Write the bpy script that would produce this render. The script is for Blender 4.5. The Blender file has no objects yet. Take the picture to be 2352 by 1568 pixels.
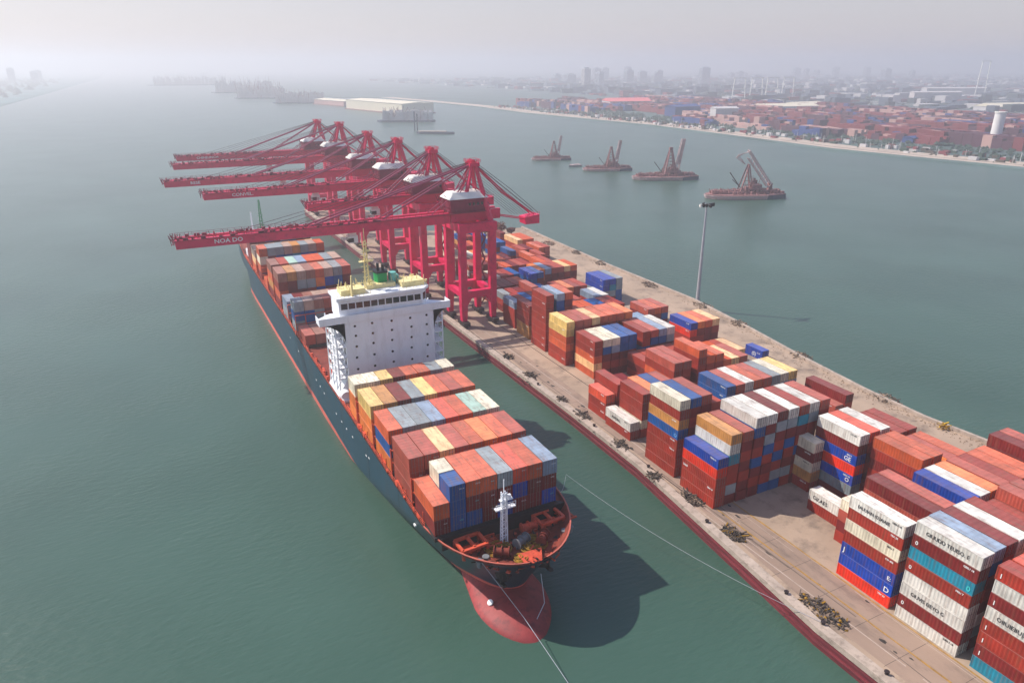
import bpy, math, random
import numpy as np
from mathutils import Vector, Matrix

random.seed(7)
SC = bpy.context.scene
COL = SC.collection
R = math.radians

# ------------------------------------------------------------------ helpers
def lin(c):
    return tuple(((x / 255) / 12.92 if x <= 10 else (((x / 255) + .055) / 1.055) ** 2.4) for x in c) + (1.0,)

def tag(o, label=None, cat=None, group=None, kind=None):
    if label: o['label'] = label
    if cat: o['category'] = cat
    if group: o['group'] = group
    if kind: o['kind'] = kind
    return o

def empty(name, loc):
    o = bpy.data.objects.new(name, None)
    COL.objects.link(o)
    o.location = loc
    o.empty_display_size = 1
    return o

class MB:
    """collects faces for ONE mesh"""
    def __init__(s):
        s.v = []; s.f = []; s.m = []; s.sm = []
    def face(s, pts, m=0, sm=False):
        i = len(s.v); s.v += [tuple(p) for p in pts]
        s.f.append(tuple(range(i, i + len(pts)))); s.m.append(m); s.sm.append(sm)
        return s
    def poly(s, verts, faces, m=0, sm=False):
        i = len(s.v); s.v += [tuple(p) for p in verts]
        for f in faces:
            s.f.append(tuple(a + i for a in f)); s.m.append(m); s.sm.append(sm)
        return s
    def box(s, x0, x1, y0, y1, z0, z1, m=0):
        return s.poly([(x0,y0,z0),(x1,y0,z0),(x1,y1,z0),(x0,y1,z0),(x0,y0,z1),(x1,y0,z1),(x1,y1,z1),(x0,y1,z1)],
                      [(3,2,1,0),(4,5,6,7),(0,1,5,4),(1,2,6,5),(2,3,7,6),(3,0,4,7)], m)
    def bar(s, p, q, w, h=None, w2=None, h2=None, m=0):
        h = h or w; w2 = w2 or w; h2 = h2 or h
        p = Vector(p); q = Vector(q); d = (q - p).normalized()
        u = d.cross(Vector((0,0,1)))
        if u.length < 1e-3: u = Vector((1,0,0))
        u.normalize(); t = u.cross(d).normalized()
        vs = []
        for c, a, b in ((p,w,h),(q,w2,h2)):
            for sx, sy in ((-1,-1),(1,-1),(1,1),(-1,1)):
                vs.append(c + u*sx*a/2 + t*sy*b/2)
        return s.poly(vs, [(3,2,1,0),(4,5,6,7),(0,1,5,4),(1,2,6,5),(2,3,7,6),(3,0,4,7)], m)
    def tube(s, pts, r, n=6, m=0, r2=None):
        pts = [Vector(p) for p in pts]; vs = []; fs = []
        k = len(pts)
        for i, p in enumerate(pts):
            d = (pts[min(i+1,k-1)] - pts[max(i-1,0)]).normalized()
            u = d.cross(Vector((0,0,1)))
            if u.length < 1e-3: u = Vector((1,0,0))
            u.normalize(); t = u.cross(d)
            rr = r if r2 is None else r + (r2 - r) * i / (k - 1)
            for j in range(n):
                a = 2*math.pi*j/n
                vs.append(p + u*math.cos(a)*rr + t*math.sin(a)*rr)
        for i in range(k-1):
            for j in range(n):
                fs.append((i*n+j, i*n+(j+1)%n, (i+1)*n+(j+1)%n, (i+1)*n+j))
        s.poly(vs, fs, m, True)
        s.poly([vs[j] for j in range(n)], [tuple(range(n))[::-1]], m)
        s.poly([vs[(k-1)*n+j] for j in range(n)], [tuple(range(n))], m)
        return s
    def prism(s, out, z0, z1, m=0, mside=None):
        n = len(out); vs = [(x,y,z0) for x,y in out] + [(x,y,z1) for x,y in out]
        s.poly(vs, [tuple(range(n,2*n))], m)
        s.poly(vs, [(i,(i+1)%n,n+(i+1)%n,n+i) for i in range(n)], m if mside is None else mside)
        return s
    def rock(s, c, r, rng, m=0):
        # a small irregular lump
        vs = []
        for (x,y,z) in ((1,0,0),(-1,0,0),(0,1,0),(0,-1,0),(0,0,1),(0,0,-.5)):
            k = r*rng.uniform(.6,1.25)
            vs.append((c[0]+x*k+rng.uniform(-.2,.2)*r, c[1]+y*k+rng.uniform(-.2,.2)*r, c[2]+z*k*.8))
        return s.poly(vs, [(0,2,4),(2,1,4),(1,3,4),(3,0,4),(2,0,5),(1,2,5),(3,1,5),(0,3,5)], m)
    def rail(s, pts, h=1.1, step=2.0, r=.05, m=0):
        pts = [Vector(p) for p in pts]
        for a, b in zip(pts, pts[1:]):
            for k in (h, h*.5):
                s.bar(a+Vector((0,0,k)), b+Vector((0,0,k)), r*1.6, m=m)
            n = max(1, int((b-a).length/step))
            for i in range(n+1):
                p = a.lerp(b, i/n)
                s.bar(p, p+Vector((0,0,h)), r*1.6, m=m)
        return s
    def mesh(s, name, mats):
        me = bpy.data.meshes.new(name)
        me.from_pydata(s.v, [], s.f)
        for m in (mats if isinstance(mats, (list,tuple)) else [mats]): me.materials.append(m)
        me.polygons.foreach_set('material_index', s.m)
        me.polygons.foreach_set('use_smooth', s.sm)
        me.update()
        return me
    def build(s, name, mats, parent=None, world=True):
        """world=True: the coordinates are world ones, even under a parent standing elsewhere"""
        o = bpy.data.objects.new(name, s.mesh(name, mats))
        COL.objects.link(o)
        if parent is not None:
            o.parent = parent
            if world:
                b = Vector((0,0,0)); p = parent
                while p is not None:
                    b += Vector(p.location); p = p.parent
                o.location = -b
        return o

def dup(src, parent=None, loc=None):
    c = src.copy(); COL.objects.link(c)
    c.parent = parent
    if loc is not None: c.location = loc
    return c

# ------------------------------------------------------------------ materials
def mat(name, col, rough=.6, noise=.25, scale=.4, dirt=None, dirt_amt=0.0, metal=0.0, bump=0.0, stretch=None, spec=.4, fine=0.0):
    m = bpy.data.materials.new(name); m.use_nodes = True
    nt = m.node_tree; N = nt.nodes; L = nt.links
    b = N['Principled BSDF']
    b.inputs['Roughness'].default_value = rough
    b.inputs['Metallic'].default_value = metal
    b.inputs['Specular IOR Level'].default_value = spec
    tc = N.new('ShaderNodeTexCoord')
    mp = N.new('ShaderNodeMapping')
    if stretch: mp.inputs['Scale'].default_value = stretch
    L.new(tc.outputs['Object'], mp.inputs['Vector'])
    nz = N.new('ShaderNodeTexNoise'); nz.inputs['Scale'].default_value = scale
    nz.inputs['Detail'].default_value = 6; nz.inputs['Roughness'].default_value = .62
    L.new(mp.outputs['Vector'], nz.inputs['Vector'])
    cr = N.new('ShaderNodeValToRGB')
    c = lin(col)
    cr.color_ramp.elements[0].position = .3; cr.color_ramp.elements[1].position = .7
    cr.color_ramp.elements[0].color = tuple(x*(1-noise) for x in c[:3])+(1,)
    cr.color_ramp.elements[1].color = tuple(min(1,x*(1+noise*.6)) for x in c[:3])+(1,)
    L.new(nz.outputs['Fac'], cr.inputs['Fac'])
    out = cr.outputs['Color']
    if dirt_amt:
        n2 = N.new('ShaderNodeTexNoise'); n2.inputs['Scale'].default_value = scale*2.7
        n2.inputs['Detail'].default_value = 8; n2.inputs['Roughness'].default_value = .7
        L.new(mp.outputs['Vector'], n2.inputs['Vector'])
        r2 = N.new('ShaderNodeMapRange'); r2.inputs['From Min'].default_value = .5; r2.inputs['From Max'].default_value = .68
        r2.inputs['To Max'].default_value = dirt_amt
        L.new(n2.outputs['Fac'], r2.inputs['Value'])
        mx = N.new('ShaderNodeMix'); mx.data_type = 'RGBA'
        L.new(r2.outputs['Result'], mx.inputs['Factor']); L.new(out, mx.inputs['A'])
        mx.inputs['B'].default_value = lin(dirt)
        out = mx.outputs['Result']
    L.new(out, b.inputs['Base Color'])
    if bump:
        n3 = N.new('ShaderNodeTexNoise'); n3.inputs['Scale'].default_value = fine or scale*8
        n3.inputs['Detail'].default_value = 5
        L.new(tc.outputs['Object'], n3.inputs['Vector'])
        bp = N.new('ShaderNodeBump'); bp.inputs['Strength'].default_value = bump; bp.inputs['Distance'].default_value = .2
        L.new(n3.outputs['Fac'], bp.inputs['Height']); L.new(bp.outputs['Normal'], b.inputs['Normal'])
    return m

def container_mat(name, fade):
    """paint in the object's own colour; the roof version is bleached and dusty"""
    m = bpy.data.materials.new(name); m.use_nodes = True
    nt = m.node_tree; N = nt.nodes; L = nt.links
    b = N['Principled BSDF']; b.inputs['Roughness'].default_value = .55; b.inputs['Specular IOR Level'].default_value = .35
    oi = N.new('ShaderNodeObjectInfo'); tc = N.new('ShaderNodeTexCoord')
    add = N.new('ShaderNodeVectorMath'); add.operation = 'MULTIPLY_ADD'
    add.inputs[1].default_value = (1,1,1)
    cmb = N.new('ShaderNodeCombineXYZ')
    sc = N.new('ShaderNodeMath'); sc.operation = 'MULTIPLY'; sc.inputs[1].default_value = 300
    L.new(oi.outputs['Random'], sc.inputs[0])
    for i in range(3): L.new(sc.outputs[0], cmb.inputs[i])
    L.new(tc.outputs['Object'], add.inputs[0]); L.new(cmb.outputs[0], add.inputs[2])
    # broad fading
    n1 = N.new('ShaderNodeTexNoise'); n1.inputs['Scale'].default_value = .35; n1.inputs['Detail'].default_value = 4
    L.new(add.outputs[0], n1.inputs['Vector'])
    # vertical streaks
    mp = N.new('ShaderNodeMapping'); mp.inputs['Scale'].default_value = (1.6,1.6,.12) if not fade else (1.2,.25,1)
    L.new(add.outputs[0], mp.inputs['Vector'])
    n2 = N.new('ShaderNodeTexNoise'); n2.inputs['Scale'].default_value = 1.3; n2.inputs['Detail'].default_value = 6; n2.inputs['Roughness'].default_value = .65
    L.new(mp.outputs['Vector'], n2.inputs['Vector'])
    mr = N.new('ShaderNodeMapRange'); mr.inputs['From Min'].default_value = .5; mr.inputs['From Max'].default_value = .72; mr.inputs['To Max'].default_value = .62 if not fade else .75
    L.new(n2.outputs['Fac'], mr.inputs['Value'])
    hs = N.new('ShaderNodeHueSaturation')
    L.new(oi.outputs['Color'], hs.inputs['Color'])
    v = N.new('ShaderNodeMapRange'); v.inputs['From Min'].default_value = .3; v.inputs['From Max'].default_value = .7
    v.inputs['To Min'].default_value = .74; v.inputs['To Max'].default_value = 1.14
    L.new(n1.outputs['Fac'], v.inputs['Value']); L.new(v.outputs['Result'], hs.inputs['Value'])
    mx = N.new('ShaderNodeMix'); mx.data_type = 'RGBA'
    L.new(mr.outputs['Result'], mx.inputs['Factor']); L.new(hs.outputs['Color'], mx.inputs['A'])
    mx.inputs['B'].default_value = lin((120,78,58)) if not fade else lin((112,80,64))
    out = mx.outputs['Result']
    if fade:
        h2 = N.new('ShaderNodeHueSaturation'); h2.inputs['Saturation'].default_value = .92; h2.inputs['Value'].default_value = 1.12
        L.new(out, h2.inputs['Color'])
        m2 = N.new('ShaderNodeMix'); m2.data_type = 'RGBA'; m2.inputs['Factor'].default_value = .06
        L.new(h2.outputs['Color'], m2.inputs['A']); m2.inputs['B'].default_value = lin((220,205,190))
        out = m2.outputs['Result']
    L.new(out, b.inputs['Base Color'])
    return m

M = dict(
    paint=container_mat('container paint', 0), roofpaint=container_mat('container roof paint', .24),
    rod=mat('door gear steel', (120,115,112), .5, metal=.3),
    casting=mat('castings', (60,52,50), .7),
    black=mat('black paint', (24,24,26), .6), ink=mat('lettering black', (28,28,34), .6, noise=.05), inkw=mat('lettering white', (232,232,230), .6, noise=.05),
    concrete=mat('pier concrete', (168,146,126), .9, .22, .06, (84,74,68), .65, bump=.3, fine=1.2),
    road=mat('pier roadway', (150,128,112), .9, .2, .09, (92,80,74), .6, bump=.25, fine=1.5, stretch=(1,.35,1)),
    coping=mat('coping stone', (176,160,146), .9, .22, .25, (100,88,78), .6, bump=.3, fine=2),
    quay=mat('quay timber face', (116,44,52), .75, .35, .3, (62,34,38), .7, bump=.4, stretch=(1,.25,2)),
    kerb=mat('worn yellow line', (168,128,62), .9, .3, .5, (100,84,66), .7),
    crack=mat('dark stain', (60,54,50), .95, .3, .6),
    hull=mat('hull paint', (20,62,80), .42, .18, .05, (50,48,48), .45, stretch=(1,1,.3)),
    boot=mat('boot topping', (226,112,98), .5, .2, .12, (170,70,60), .5),
    bulb=mat('antifouling red', (146,54,54), .6, .35, .16, (88,32,38), .8),
    deck=mat('deck red oxide', (126,52,38), .8, .3, .3, (70,40,32), .6),
    orange=mat('deck gear orange', (212,84,56), .6, .25, .6, (120,54,40), .5),
    dark=mat('dark steel', (44,34,36), .6, .2, .5),
    white=mat('superstructure white', (236,238,242), .5, .05, .2, (190,186,184), .35, stretch=(1,1,.25)),
    steel=mat('galvanised steel', (168,172,178), .45, .12, .8, metal=.2),
    grey=mat('grey paint', (118,120,122), .6),
    glass=mat('window glass', (18,24,30), .12, .2, .5, spec=.6),
    green=mat('funnel green', (12,146,74), .5, .1, .4), teal=mat('casing teal', (104,178,168), .5, .15, .4),
    yellow=mat('buff yellow', (232,216,156), .6, .15, .5, (170,150,100), .4),
    mustard=mat('rope fibre', (150,112,30), .95, .4, 2.5, (84,58,24), .6),
    crane=mat('crane red', (222,4,80), .42, .14, .15, (120,10,44), .4), craned=mat('crane machinery', (128,14,52), .55, .25, .6),
    cranew=mat('crane roof', (228,226,216), .55, .08, .3),
    cable=mat('wire rope', (76,40,56), .6), pinkstay=mat('stay bar', (150,52,86), .5),
    rubble=mat('scrap and rubble', (92,80,70), .95, .5, 1.5), rubblet=mat('pale rubble', (150,128,108), .95, .4, 1.5),
    barge=mat('rusty barge', (152,106,104), .8, .35, .25, (86,58,62), .7), bargew=mat('faded white steel', (206,182,178), .7, .2, .4, (170,80,74), .5),
    bargeh=mat('barge hull', (48,62,82), .6),
    land=mat('far land', (84,102,100), .95, .5, .006, (70,92,84), .8), beach=mat('shore strip', (190,172,156), .95, .2, .02, (140,126,116), .6),
    track=mat('pale track', (206,196,188), .95, .15, .02), veg=mat('dark foliage', (62,78,66), .95, .4, .4), vegb=mat('brown foliage', (122,66,54), .95, .35, .6),
    bark=mat('bark', (70,54,44), .95),
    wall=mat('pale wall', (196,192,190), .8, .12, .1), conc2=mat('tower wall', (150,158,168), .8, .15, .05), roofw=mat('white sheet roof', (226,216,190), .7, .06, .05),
    pinkroof=mat('pink sheet roof', (226,120,120), .8), silo=mat('silo render', (226,224,220), .7, .06, .08),
    y_red=mat('yard red', (128,52,56), .8, .2, .02), y_dark=mat('yard dark red', (86,44,60), .8, .2, .02), y_blue=mat('yard blue', (48,70,128), .8, .2, .02),
    y_pale=mat('yard pale', (190,150,140), .8, .2, .02),
)

# ------------------------------------------------------------------ camera
CAMH = 100.0
PITCH, YAW = math.atan(634/1640), math.radians(27.261)
cam = bpy.data.cameras.new('camera'); co = bpy.data.objects.new('camera', cam); COL.objects.link(co)
co.location = (0,0,CAMH); co.rotation_euler = (math.pi/2-PITCH, 0, -YAW)
cam.sensor_width = 36; cam.lens = 1640/2352*36; cam.clip_start = 1; cam.clip_end = 60000
SC.camera = co

# ------------------------------------------------------------------ light, sky, air
SUNV = Vector((-.68,.66,1.0)).normalized()
el = math.asin(SUNV.z); az = math.atan2(SUNV.x, SUNV.y)
sun = bpy.data.lights.new('sun','SUN'); sun.energy = 4.7; sun.angle = R(.6); sun.color = (1,.93,.84)
so = bpy.data.objects.new('sun', sun); COL.objects.link(so)
so.rotation_euler = SUNV.to_track_quat('Z','Y').to_euler()
W = bpy.data.worlds.new('World'); SC.world = W; W.use_nodes = True
nt = W.node_tree; bg = nt.nodes['Background']
sky = nt.nodes.new('ShaderNodeTexSky'); sky.sky_type = 'NISHITA'; sky.sun_disc = False
sky.sun_elevation = el; sky.sun_rotation = az; sky.dust_density = .9; sky.air_density = 1.15; sky.ozone_density = 2.5
tint = nt.nodes.new('ShaderNodeMix'); tint.data_type = 'RGBA'; tint.blend_type = 'MULTIPLY'; tint.inputs['Factor'].default_value = 1
tint.inputs['B'].default_value = (1.06,.97,1.04,1)
nt.links.new(sky.outputs['Color'], tint.inputs['A'])
# a pale veil over the lower sky, thinning towards the zenith
wtc = nt.nodes.new('ShaderNodeTexCoord'); wsp = nt.nodes.new('ShaderNodeSeparateXYZ'); nt.links.new(wtc.outputs['Generated'], wsp.inputs[0])
wmr = nt.nodes.new('ShaderNodeMapRange'); wmr.inputs['From Min'].default_value = 0; wmr.inputs['From Max'].default_value = .55
wmr.inputs['To Min'].default_value = .72; wmr.inputs['To Max'].default_value = 0; nt.links.new(wsp.outputs['Z'], wmr.inputs['Value'])
veil = nt.nodes.new('ShaderNodeMix'); veil.data_type = 'RGBA'; veil.inputs['B'].default_value = (3.75,3.42,3.62,1)
nt.links.new(wmr.outputs['Result'], veil.inputs['Factor']); nt.links.new(tint.outputs['Result'], veil.inputs['A'])
nt.links.new(veil.outputs['Result'], bg.inputs['Color']); bg.inputs['Strength'].default_value = .125

HAZE_DENSITY = .00036
hm = bpy.data.materials.new('haze'); hm.use_nodes = True
hn = hm.node_tree; hn.nodes.remove(hn.nodes['Principled BSDF'])
pv = hn.nodes.new('ShaderNodeVolumePrincipled')
pv.inputs['Color'].default_value = (.905,.90,.93,1); pv.inputs['Density'].default_value = HAZE_DENSITY; pv.inputs['Anisotropy'].default_value = .46
hn.links.new(pv.outputs['Volume'], hn.nodes['Material Output'].inputs['Volume'])
try: hm.cycles.homogeneous_volume = True
except Exception: pass
hz = MB().box(-12000,12000,-3000,17000,-12,190).build('haze', hm)
tag(hz, 'pale even haze lying over the whole river', kind='stuff')

# ------------------------------------------------------------------ water
def water_mat():
    m = bpy.data.materials.new('river water'); m.use_nodes = True
    nt = m.node_tree; N = nt.nodes; L = nt.links
    b = N['Principled BSDF']; b.inputs['Roughness'].default_value = .28; b.inputs['IOR'].default_value = 1.33
    tc = N.new('ShaderNodeTexCoord')
    nb = N.new('ShaderNodeTexNoise'); nb.inputs['Scale'].default_value = .012; nb.inputs['Detail'].default_value = 4
    L.new(tc.outputs['Object'], nb.inputs['Vector'])
    cr = N.new('ShaderNodeValToRGB')
    cr.color_ramp.elements[0].position = .35; cr.color_ramp.elements[0].color = (.038,.082,.060,1)
    cr.color_ramp.elements[1].position = .68; cr.color_ramp.elements[1].color = (.050,.104,.078,1)
    L.new(nb.outputs['Fac'], cr.inputs['Fac']); L.new(cr.outputs['Color'], b.inputs['Base Color'])
    mp = N.new('ShaderNodeMapping'); mp.inputs['Rotation'].default_value = (0,0,R(28)); mp.inputs['Scale'].default_value = (.30,.85,1)
    L.new(tc.outputs['Object'], mp.inputs['Vector'])
    n1 = N.new('ShaderNodeTexNoise'); n1.inputs['Scale'].default_value = 1.0; n1.inputs['Detail'].default_value = 5; n1.inputs['Roughness'].default_value = .55
    L.new(mp.outputs['Vector'], n1.inputs['Vector'])
    n2 = N.new('ShaderNodeTexNoise'); n2.inputs['Scale'].default_value = .02; n2.inputs['Detail'].default_value = 3
    L.new(tc.outputs['Object'], n2.inputs['Vector'])
    mr = N.new('ShaderNodeMapRange'); mr.inputs['From Min'].default_value = .35; mr.inputs['From Max'].default_value = .65
    mr.inputs['To Min'].default_value = .25; mr.inputs['To Max'].default_value = 1
    L.new(n2.outputs['Fac'], mr.inputs['Value'])
    mu = N.new('ShaderNodeMath'); mu.operation = 'MULTIPLY'
    L.new(n1.outputs['Fac'], mu.inputs[0]); L.new(mr.outputs['Result'], mu.inputs[1])
    bp = N.new('ShaderNodeBump'); bp.inputs['Strength'].default_value = .38; bp.inputs['Distance'].default_value = .9
    L.new(mu.outputs[0], bp.inputs['Height']); L.new(bp.outputs['Normal'], b.inputs['Normal'])
    return m
wm = MB()
xs = [-11900,-3000,-600,-100,0,100,200,600,3000,11900]; ys = [-2900,-300,0,100,200,400,1000,4000,16900]
for a, b_ in zip(xs, xs[1:]):
    for c, d in zip(ys, ys[1:]): wm.face([(a,c,0),(b_,c,0),(b_,d,0),(a,d,0)])
tag(wm.build('water', water_mat()), 'hazy green river water', kind='structure')

# ------------------------------------------------------------------ the pier
PZ = 4.0
near = [(97.3,8),(97.0,48),(96.8,66),(98.6,86),(102.2,128),(102.6,160),(101.8,240),(101.6,520)]
far = [(138,520),(150,415),(191,404),(199,397),(212,396),(210,350),(208,294),(208,228),(203,190),(197.5,158),(194,131),(193,110),(195,90),(196,8)]
outline = near + far
pier = MB().prism(outline, -3, PZ, 0, 1).build('pier', [M['concrete'], M['quay']])
tag(pier, 'long stone pier carrying the container stacks', kind='structure')
def strip(pts, d0, d1, z0, z1, name, m, parent=None):
    """a band along a polyline, from d0 to d1 to its right-hand side (+X)"""
    mb = MB()
    for (a, b_) in zip(pts, pts[1:]):
        vs = [(a[0]+d0,a[1]),(a[0]+d1,a[1]),(b_[0]+d1,b_[1]),(b_[0]+d0,b_[1])]
        lo = [(x,y,z0) for x,y in vs]; hi = [(x,y,z1) for x,y in vs]
        mb.poly(lo+hi, [(4,5,6,7),(0,1,5,4),(1,2,6,5),(2,3,7,6),(3,0,4,7)])
    return mb.build(name, m, parent)
strip(near, -.25, 1.9, PZ-.9, PZ+.28, 'coping', M['coping'], pier)
for k, (zz, hh) in enumerate(((2.3,.5),(1.0,.4))):
    strip(near, -.32, .05, zz, zz+hh, 'rubbing_strake', M['quay'], pier)
rd = MB()
for a, b_ in zip(near, near[1:]):
    rd.face([(a[0]+3.2,a[1],PZ+.006),(111.6,a[1],PZ+.006),(111.6,b_[1],PZ+.006),(b_[0]+3.2,b_[1],PZ+.006)])
tag(rd.build('road', M['road']), 'worn roadway along the pier edge', kind='structure')
for x, y1 in ((106.6,105),(111.9,108)):
    kb = MB()
    y = 8.0
    while y < y1:
        kb.box(x-.16+random.uniform(-.06,.06), x+.16+random.uniform(-.06,.06), y, y+3.05, PZ+.007, PZ+.05); y += 3.0
    kb.build('yellow_line', M['kerb'], pier)
for x in (104.4,117.4):
    MB().box(x-.07,x+.07,112,518,PZ+.007,PZ+.1).build('crane_rail', M['dark'], pier)
# stains on the roadway
st = MB(); rg = random.Random(5)
for i in range(70):
    x = rg.uniform(100.5,111.2); y = rg.uniform(20,235); r = rg.uniform(.2,.7)
    n = 9; st.face([(x+math.cos(a)*r*rg.uniform(.5,1.1), y+math.sin(a)*r*rg.uniform(.7,2.0), PZ+.012) for a in [2*math.pi*i/n for i in range(n)]])
jt = MB()
for k in range(46):
    y = 20+k*8.6; jt.box(99.8 if y<86 else 105.0,111.5,y,y+.07,PZ+.007,PZ+.010)
jt.build('slab_joint',M['crack'],pier)['kind']='stuff'
tr = MB(); rg = random.Random(15)
for k in range(26):
    x = rg.uniform(102.5,111); y = rg.uniform(20,210); l_ = rg.uniform(12,60); w_ = rg.uniform(.08,.3); dx = rg.uniform(-.6,.6)
    if y > 70 and x < 104.5: continue
    tr.face([(x,y,PZ+.013+k*.0006),(x+w_,y,PZ+.013+k*.0006),(x+w_+dx,y+l_,PZ+.013+k*.0006),(x+dx,y+l_,PZ+.013+k*.0006)],k%2)
tr.build('tyre_track',[mat('pale scuff',(178,160,146),.9),mat('dark scuff',(104,90,80),.9)],pier)['kind']='stuff'
st.build('oil_stain', M['crack'], pier)['kind'] = 'stuff'
# parapet on the far side
par = [(195,90),(193,110),(194,131),(197.5,158),(203,190),(208,228),(208,294),(210,350),(212,396)]
sw = strip(par, -1.6, -.6, PZ+.004, PZ+1.0, 'sea_wall', M['coping'])
tag(sw, 'low pale stone wall along the outer pier edge', 'wall')
rr = MB(); rg = random.Random(11)
for i in range(800):
    k = rg.random()*(len(par)-1); a, b_ = par[int(k)], par[int(k)+1]; t = k-int(k)
    x = a[0]+(b_[0]-a[0])*t - rg.uniform(1.5,7.5)*rg.random()**.5; y = a[1]+(b_[1]-a[1])*t
    rr.rock((x,y,PZ+.05), rg.uniform(.1,.38), rg)
tag(rr.build('gravel', M['rubblet']), 'loose stones along the outer pier edge', kind='stuff')

def heap(name, x, y, rx, ry, h, n, ms, label, cat, group=None, z=PZ, seed=1):
    rg = random.Random(seed); mb = MB()
    for i in range(n):
        a = rg.uniform(0,6.283); q = rg.random()**.6
        px_, py_ = math.cos(a)*rx*q, math.sin(a)*ry*q
        hh = h*(1-q*q)*rg.uniform(.2,1)
        if rg.random() < .35:
            L_ = rg.uniform(.5,1.6); b = rg.uniform(0,6.283)
            mb.bar((px_,py_,hh+.1),(px_+math.cos(b)*L_,py_+math.sin(b)*L_,hh+rg.uniform(0,.7)), rg.uniform(.08,.3), m=i%len(ms))
        else:
            mb.rock((px_,py_,hh+.05), rg.uniform(.12,.42)*min(1.3,rx/2), rg, i%len(ms))
    o = mb.build(name, ms, None); o.location = (x,y,z)
    return tag(o, label, cat, group)
NH = [(105.6,207.7,2.0,'small dark heap of scrap farthest along the pier edge, towards the red cranes'),(104.6,190.3,2.4,'dark heap of scrap at the pier edge beside the white ship bridge'),
      (104.6,169,1.4,'brown scatter of scrap beside the red leaning container'),(104.3,157,2.4,'dark brushy heap at the pier edge behind the low white container'),(104.2,138,2.4,'black heap beside the low white and red container pair'),
      (102.3,121,1.5,'grey brown scatter on the coping below the tan stack'),(103.9,109,3.0,'wide grey heap of stones beside the bright blue stack'),(103.2,94,2.6,'brown heap with an orange lump by the yellow line'),
      (101.3,68.4,3.0,'long black heap with broken slabs and yellow bits, nearest the camera')]
for i,(x,y,r,lb) in enumerate(NH):
    heap('scrap_heap', x, y, r*.72, r*1.25 if i<8 else r*1.9, .4, 170, [M['rubble'],M['crack'],M['rubble'],M['crack'],M['rubble'],M['rubblet'] if i<7 else M['mustard']], lb, 'scrap heap', 'scrap heaps along the pier edge', seed=i+3)
FH = [(203.9,349.7,3,'green brown overgrown heap at the far end of the outer wall'),(206.5,324,2.2,'heap of planks on the outer wall, second from the far end'),(206.2,299,2.6,'dark heap on the outer wall above the grey roofed stack'),(204.6,256,3,'heap of stakes on the outer wall short of the lamp mast'),
      (205.5,221,3,'brushwood piled round the foot of the tall lamp mast'),(202.6,196,2.6,'dark heap with a short post, near the blue skip container'),(197.8,160.6,2.6,'brown heap on the outer wall beside the pale container tops'),(193.6,123.7,2.8,'ochre and black heap on the outer wall beside white roofed rows')]
for i,(x,y,r,lb) in enumerate(FH):
    heap('rubble_heap', x, y, r, r*1.7, 1.3, 110, [M['rubble'],M['rubblet'],M['vegb'] if i==0 else M['rubble']], lb, 'rubble heap', 'rubble heaps on the outer pier wall', seed=i+40)
heap('yellow_heap', 191.2,104,1.3,1.7,1.5,60,[mat('bright yellow',(214,174,24),.7),M['mustard']],'small bright yellow heap of gear on the outer pier edge','heap',seed=77)
# bollards
bm_ = MB(); bm_.tube([(0,0,0),(0,0,.45)],.32,10); bm_.tube([(0,0,.45),(0,0,.62)],.46,10)
BL = [(98.4,53,'iron bollard on the coping nearest the camera'),(98.3,66,'iron bollard at the rope end, beside the black slab heap'),(98.6,75,'iron bollard on the coping above the rope end'),(100.8,100,'iron bollard on the coping beside the orange lump heap'),(103.6,125,'iron bollard on the coping below the tan container stack'),(103.6,150,'iron bollard on the coping beside the low white container'),(103.2,182,'iron bollard on the coping beside the ship bridge')]
for i,(x,y,lb) in enumerate(BL):
    if i == 0:
        b0 = bm_.build('bollard', M['dark']); o = b0
    else: o = dup(b0)
    o.location = (x,y,PZ+.28); tag(o, lb, 'bollard', 'bollards on the quay coping')

# ------------------------------------------------------------------ containers
CC = dict(r=(156,46,32),d=(118,28,28),m=(172,76,60),s=(200,86,46),S=(214,76,46),o=(226,120,52),t=(192,132,68),c=(224,214,188),w=(212,208,198),
          b=(6,80,146),B=(0,62,160),l=(136,156,178),k=(18,128,152),g=(138,148,152),y=(228,192,112),O=(220,44,18),n=(168,200,184),p=(238,188,132),q=(178,150,134),z=(150,98,84))
CN = dict(r='rust red',d='dark red',m='mauve red',s='salmon',S='coral red',o='orange',t='ochre',c='cream',w='white',b='blue',B='bright blue',l='pale blue',k='teal',g='grey',y='yellow',O='vermilion',n='mint green',p='peach',q='dusty beige',z='brown')

def corrug(mb, axis, a0, a1, z0, z1, at, depth, n, m=0):
    """corrugated sheet: axis 'y' = a side wall at x=at, 'x' = an end wall at y=at, ribs upright"""
    p = []
    st = (a1-a0)/n
    for i in range(n):
        b = a0+i*st
        p += [(b,0),(b+st*.32,0),(b+st*.5,depth),(b+st*.82,depth)]
    p.append((a1,0))
    f = (lambda q,z:(at+q[1],q[0],z)) if axis=='y' else (lambda q,z:(q[0],at+q[1],z))
    vs = []
    for q in p: vs += [f(q,z0), f(q,z1)]
    mb.poly(vs, [(2*i,2*i+2,2*i+3,2*i+1) for i in range(len(p)-1)], m)

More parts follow.
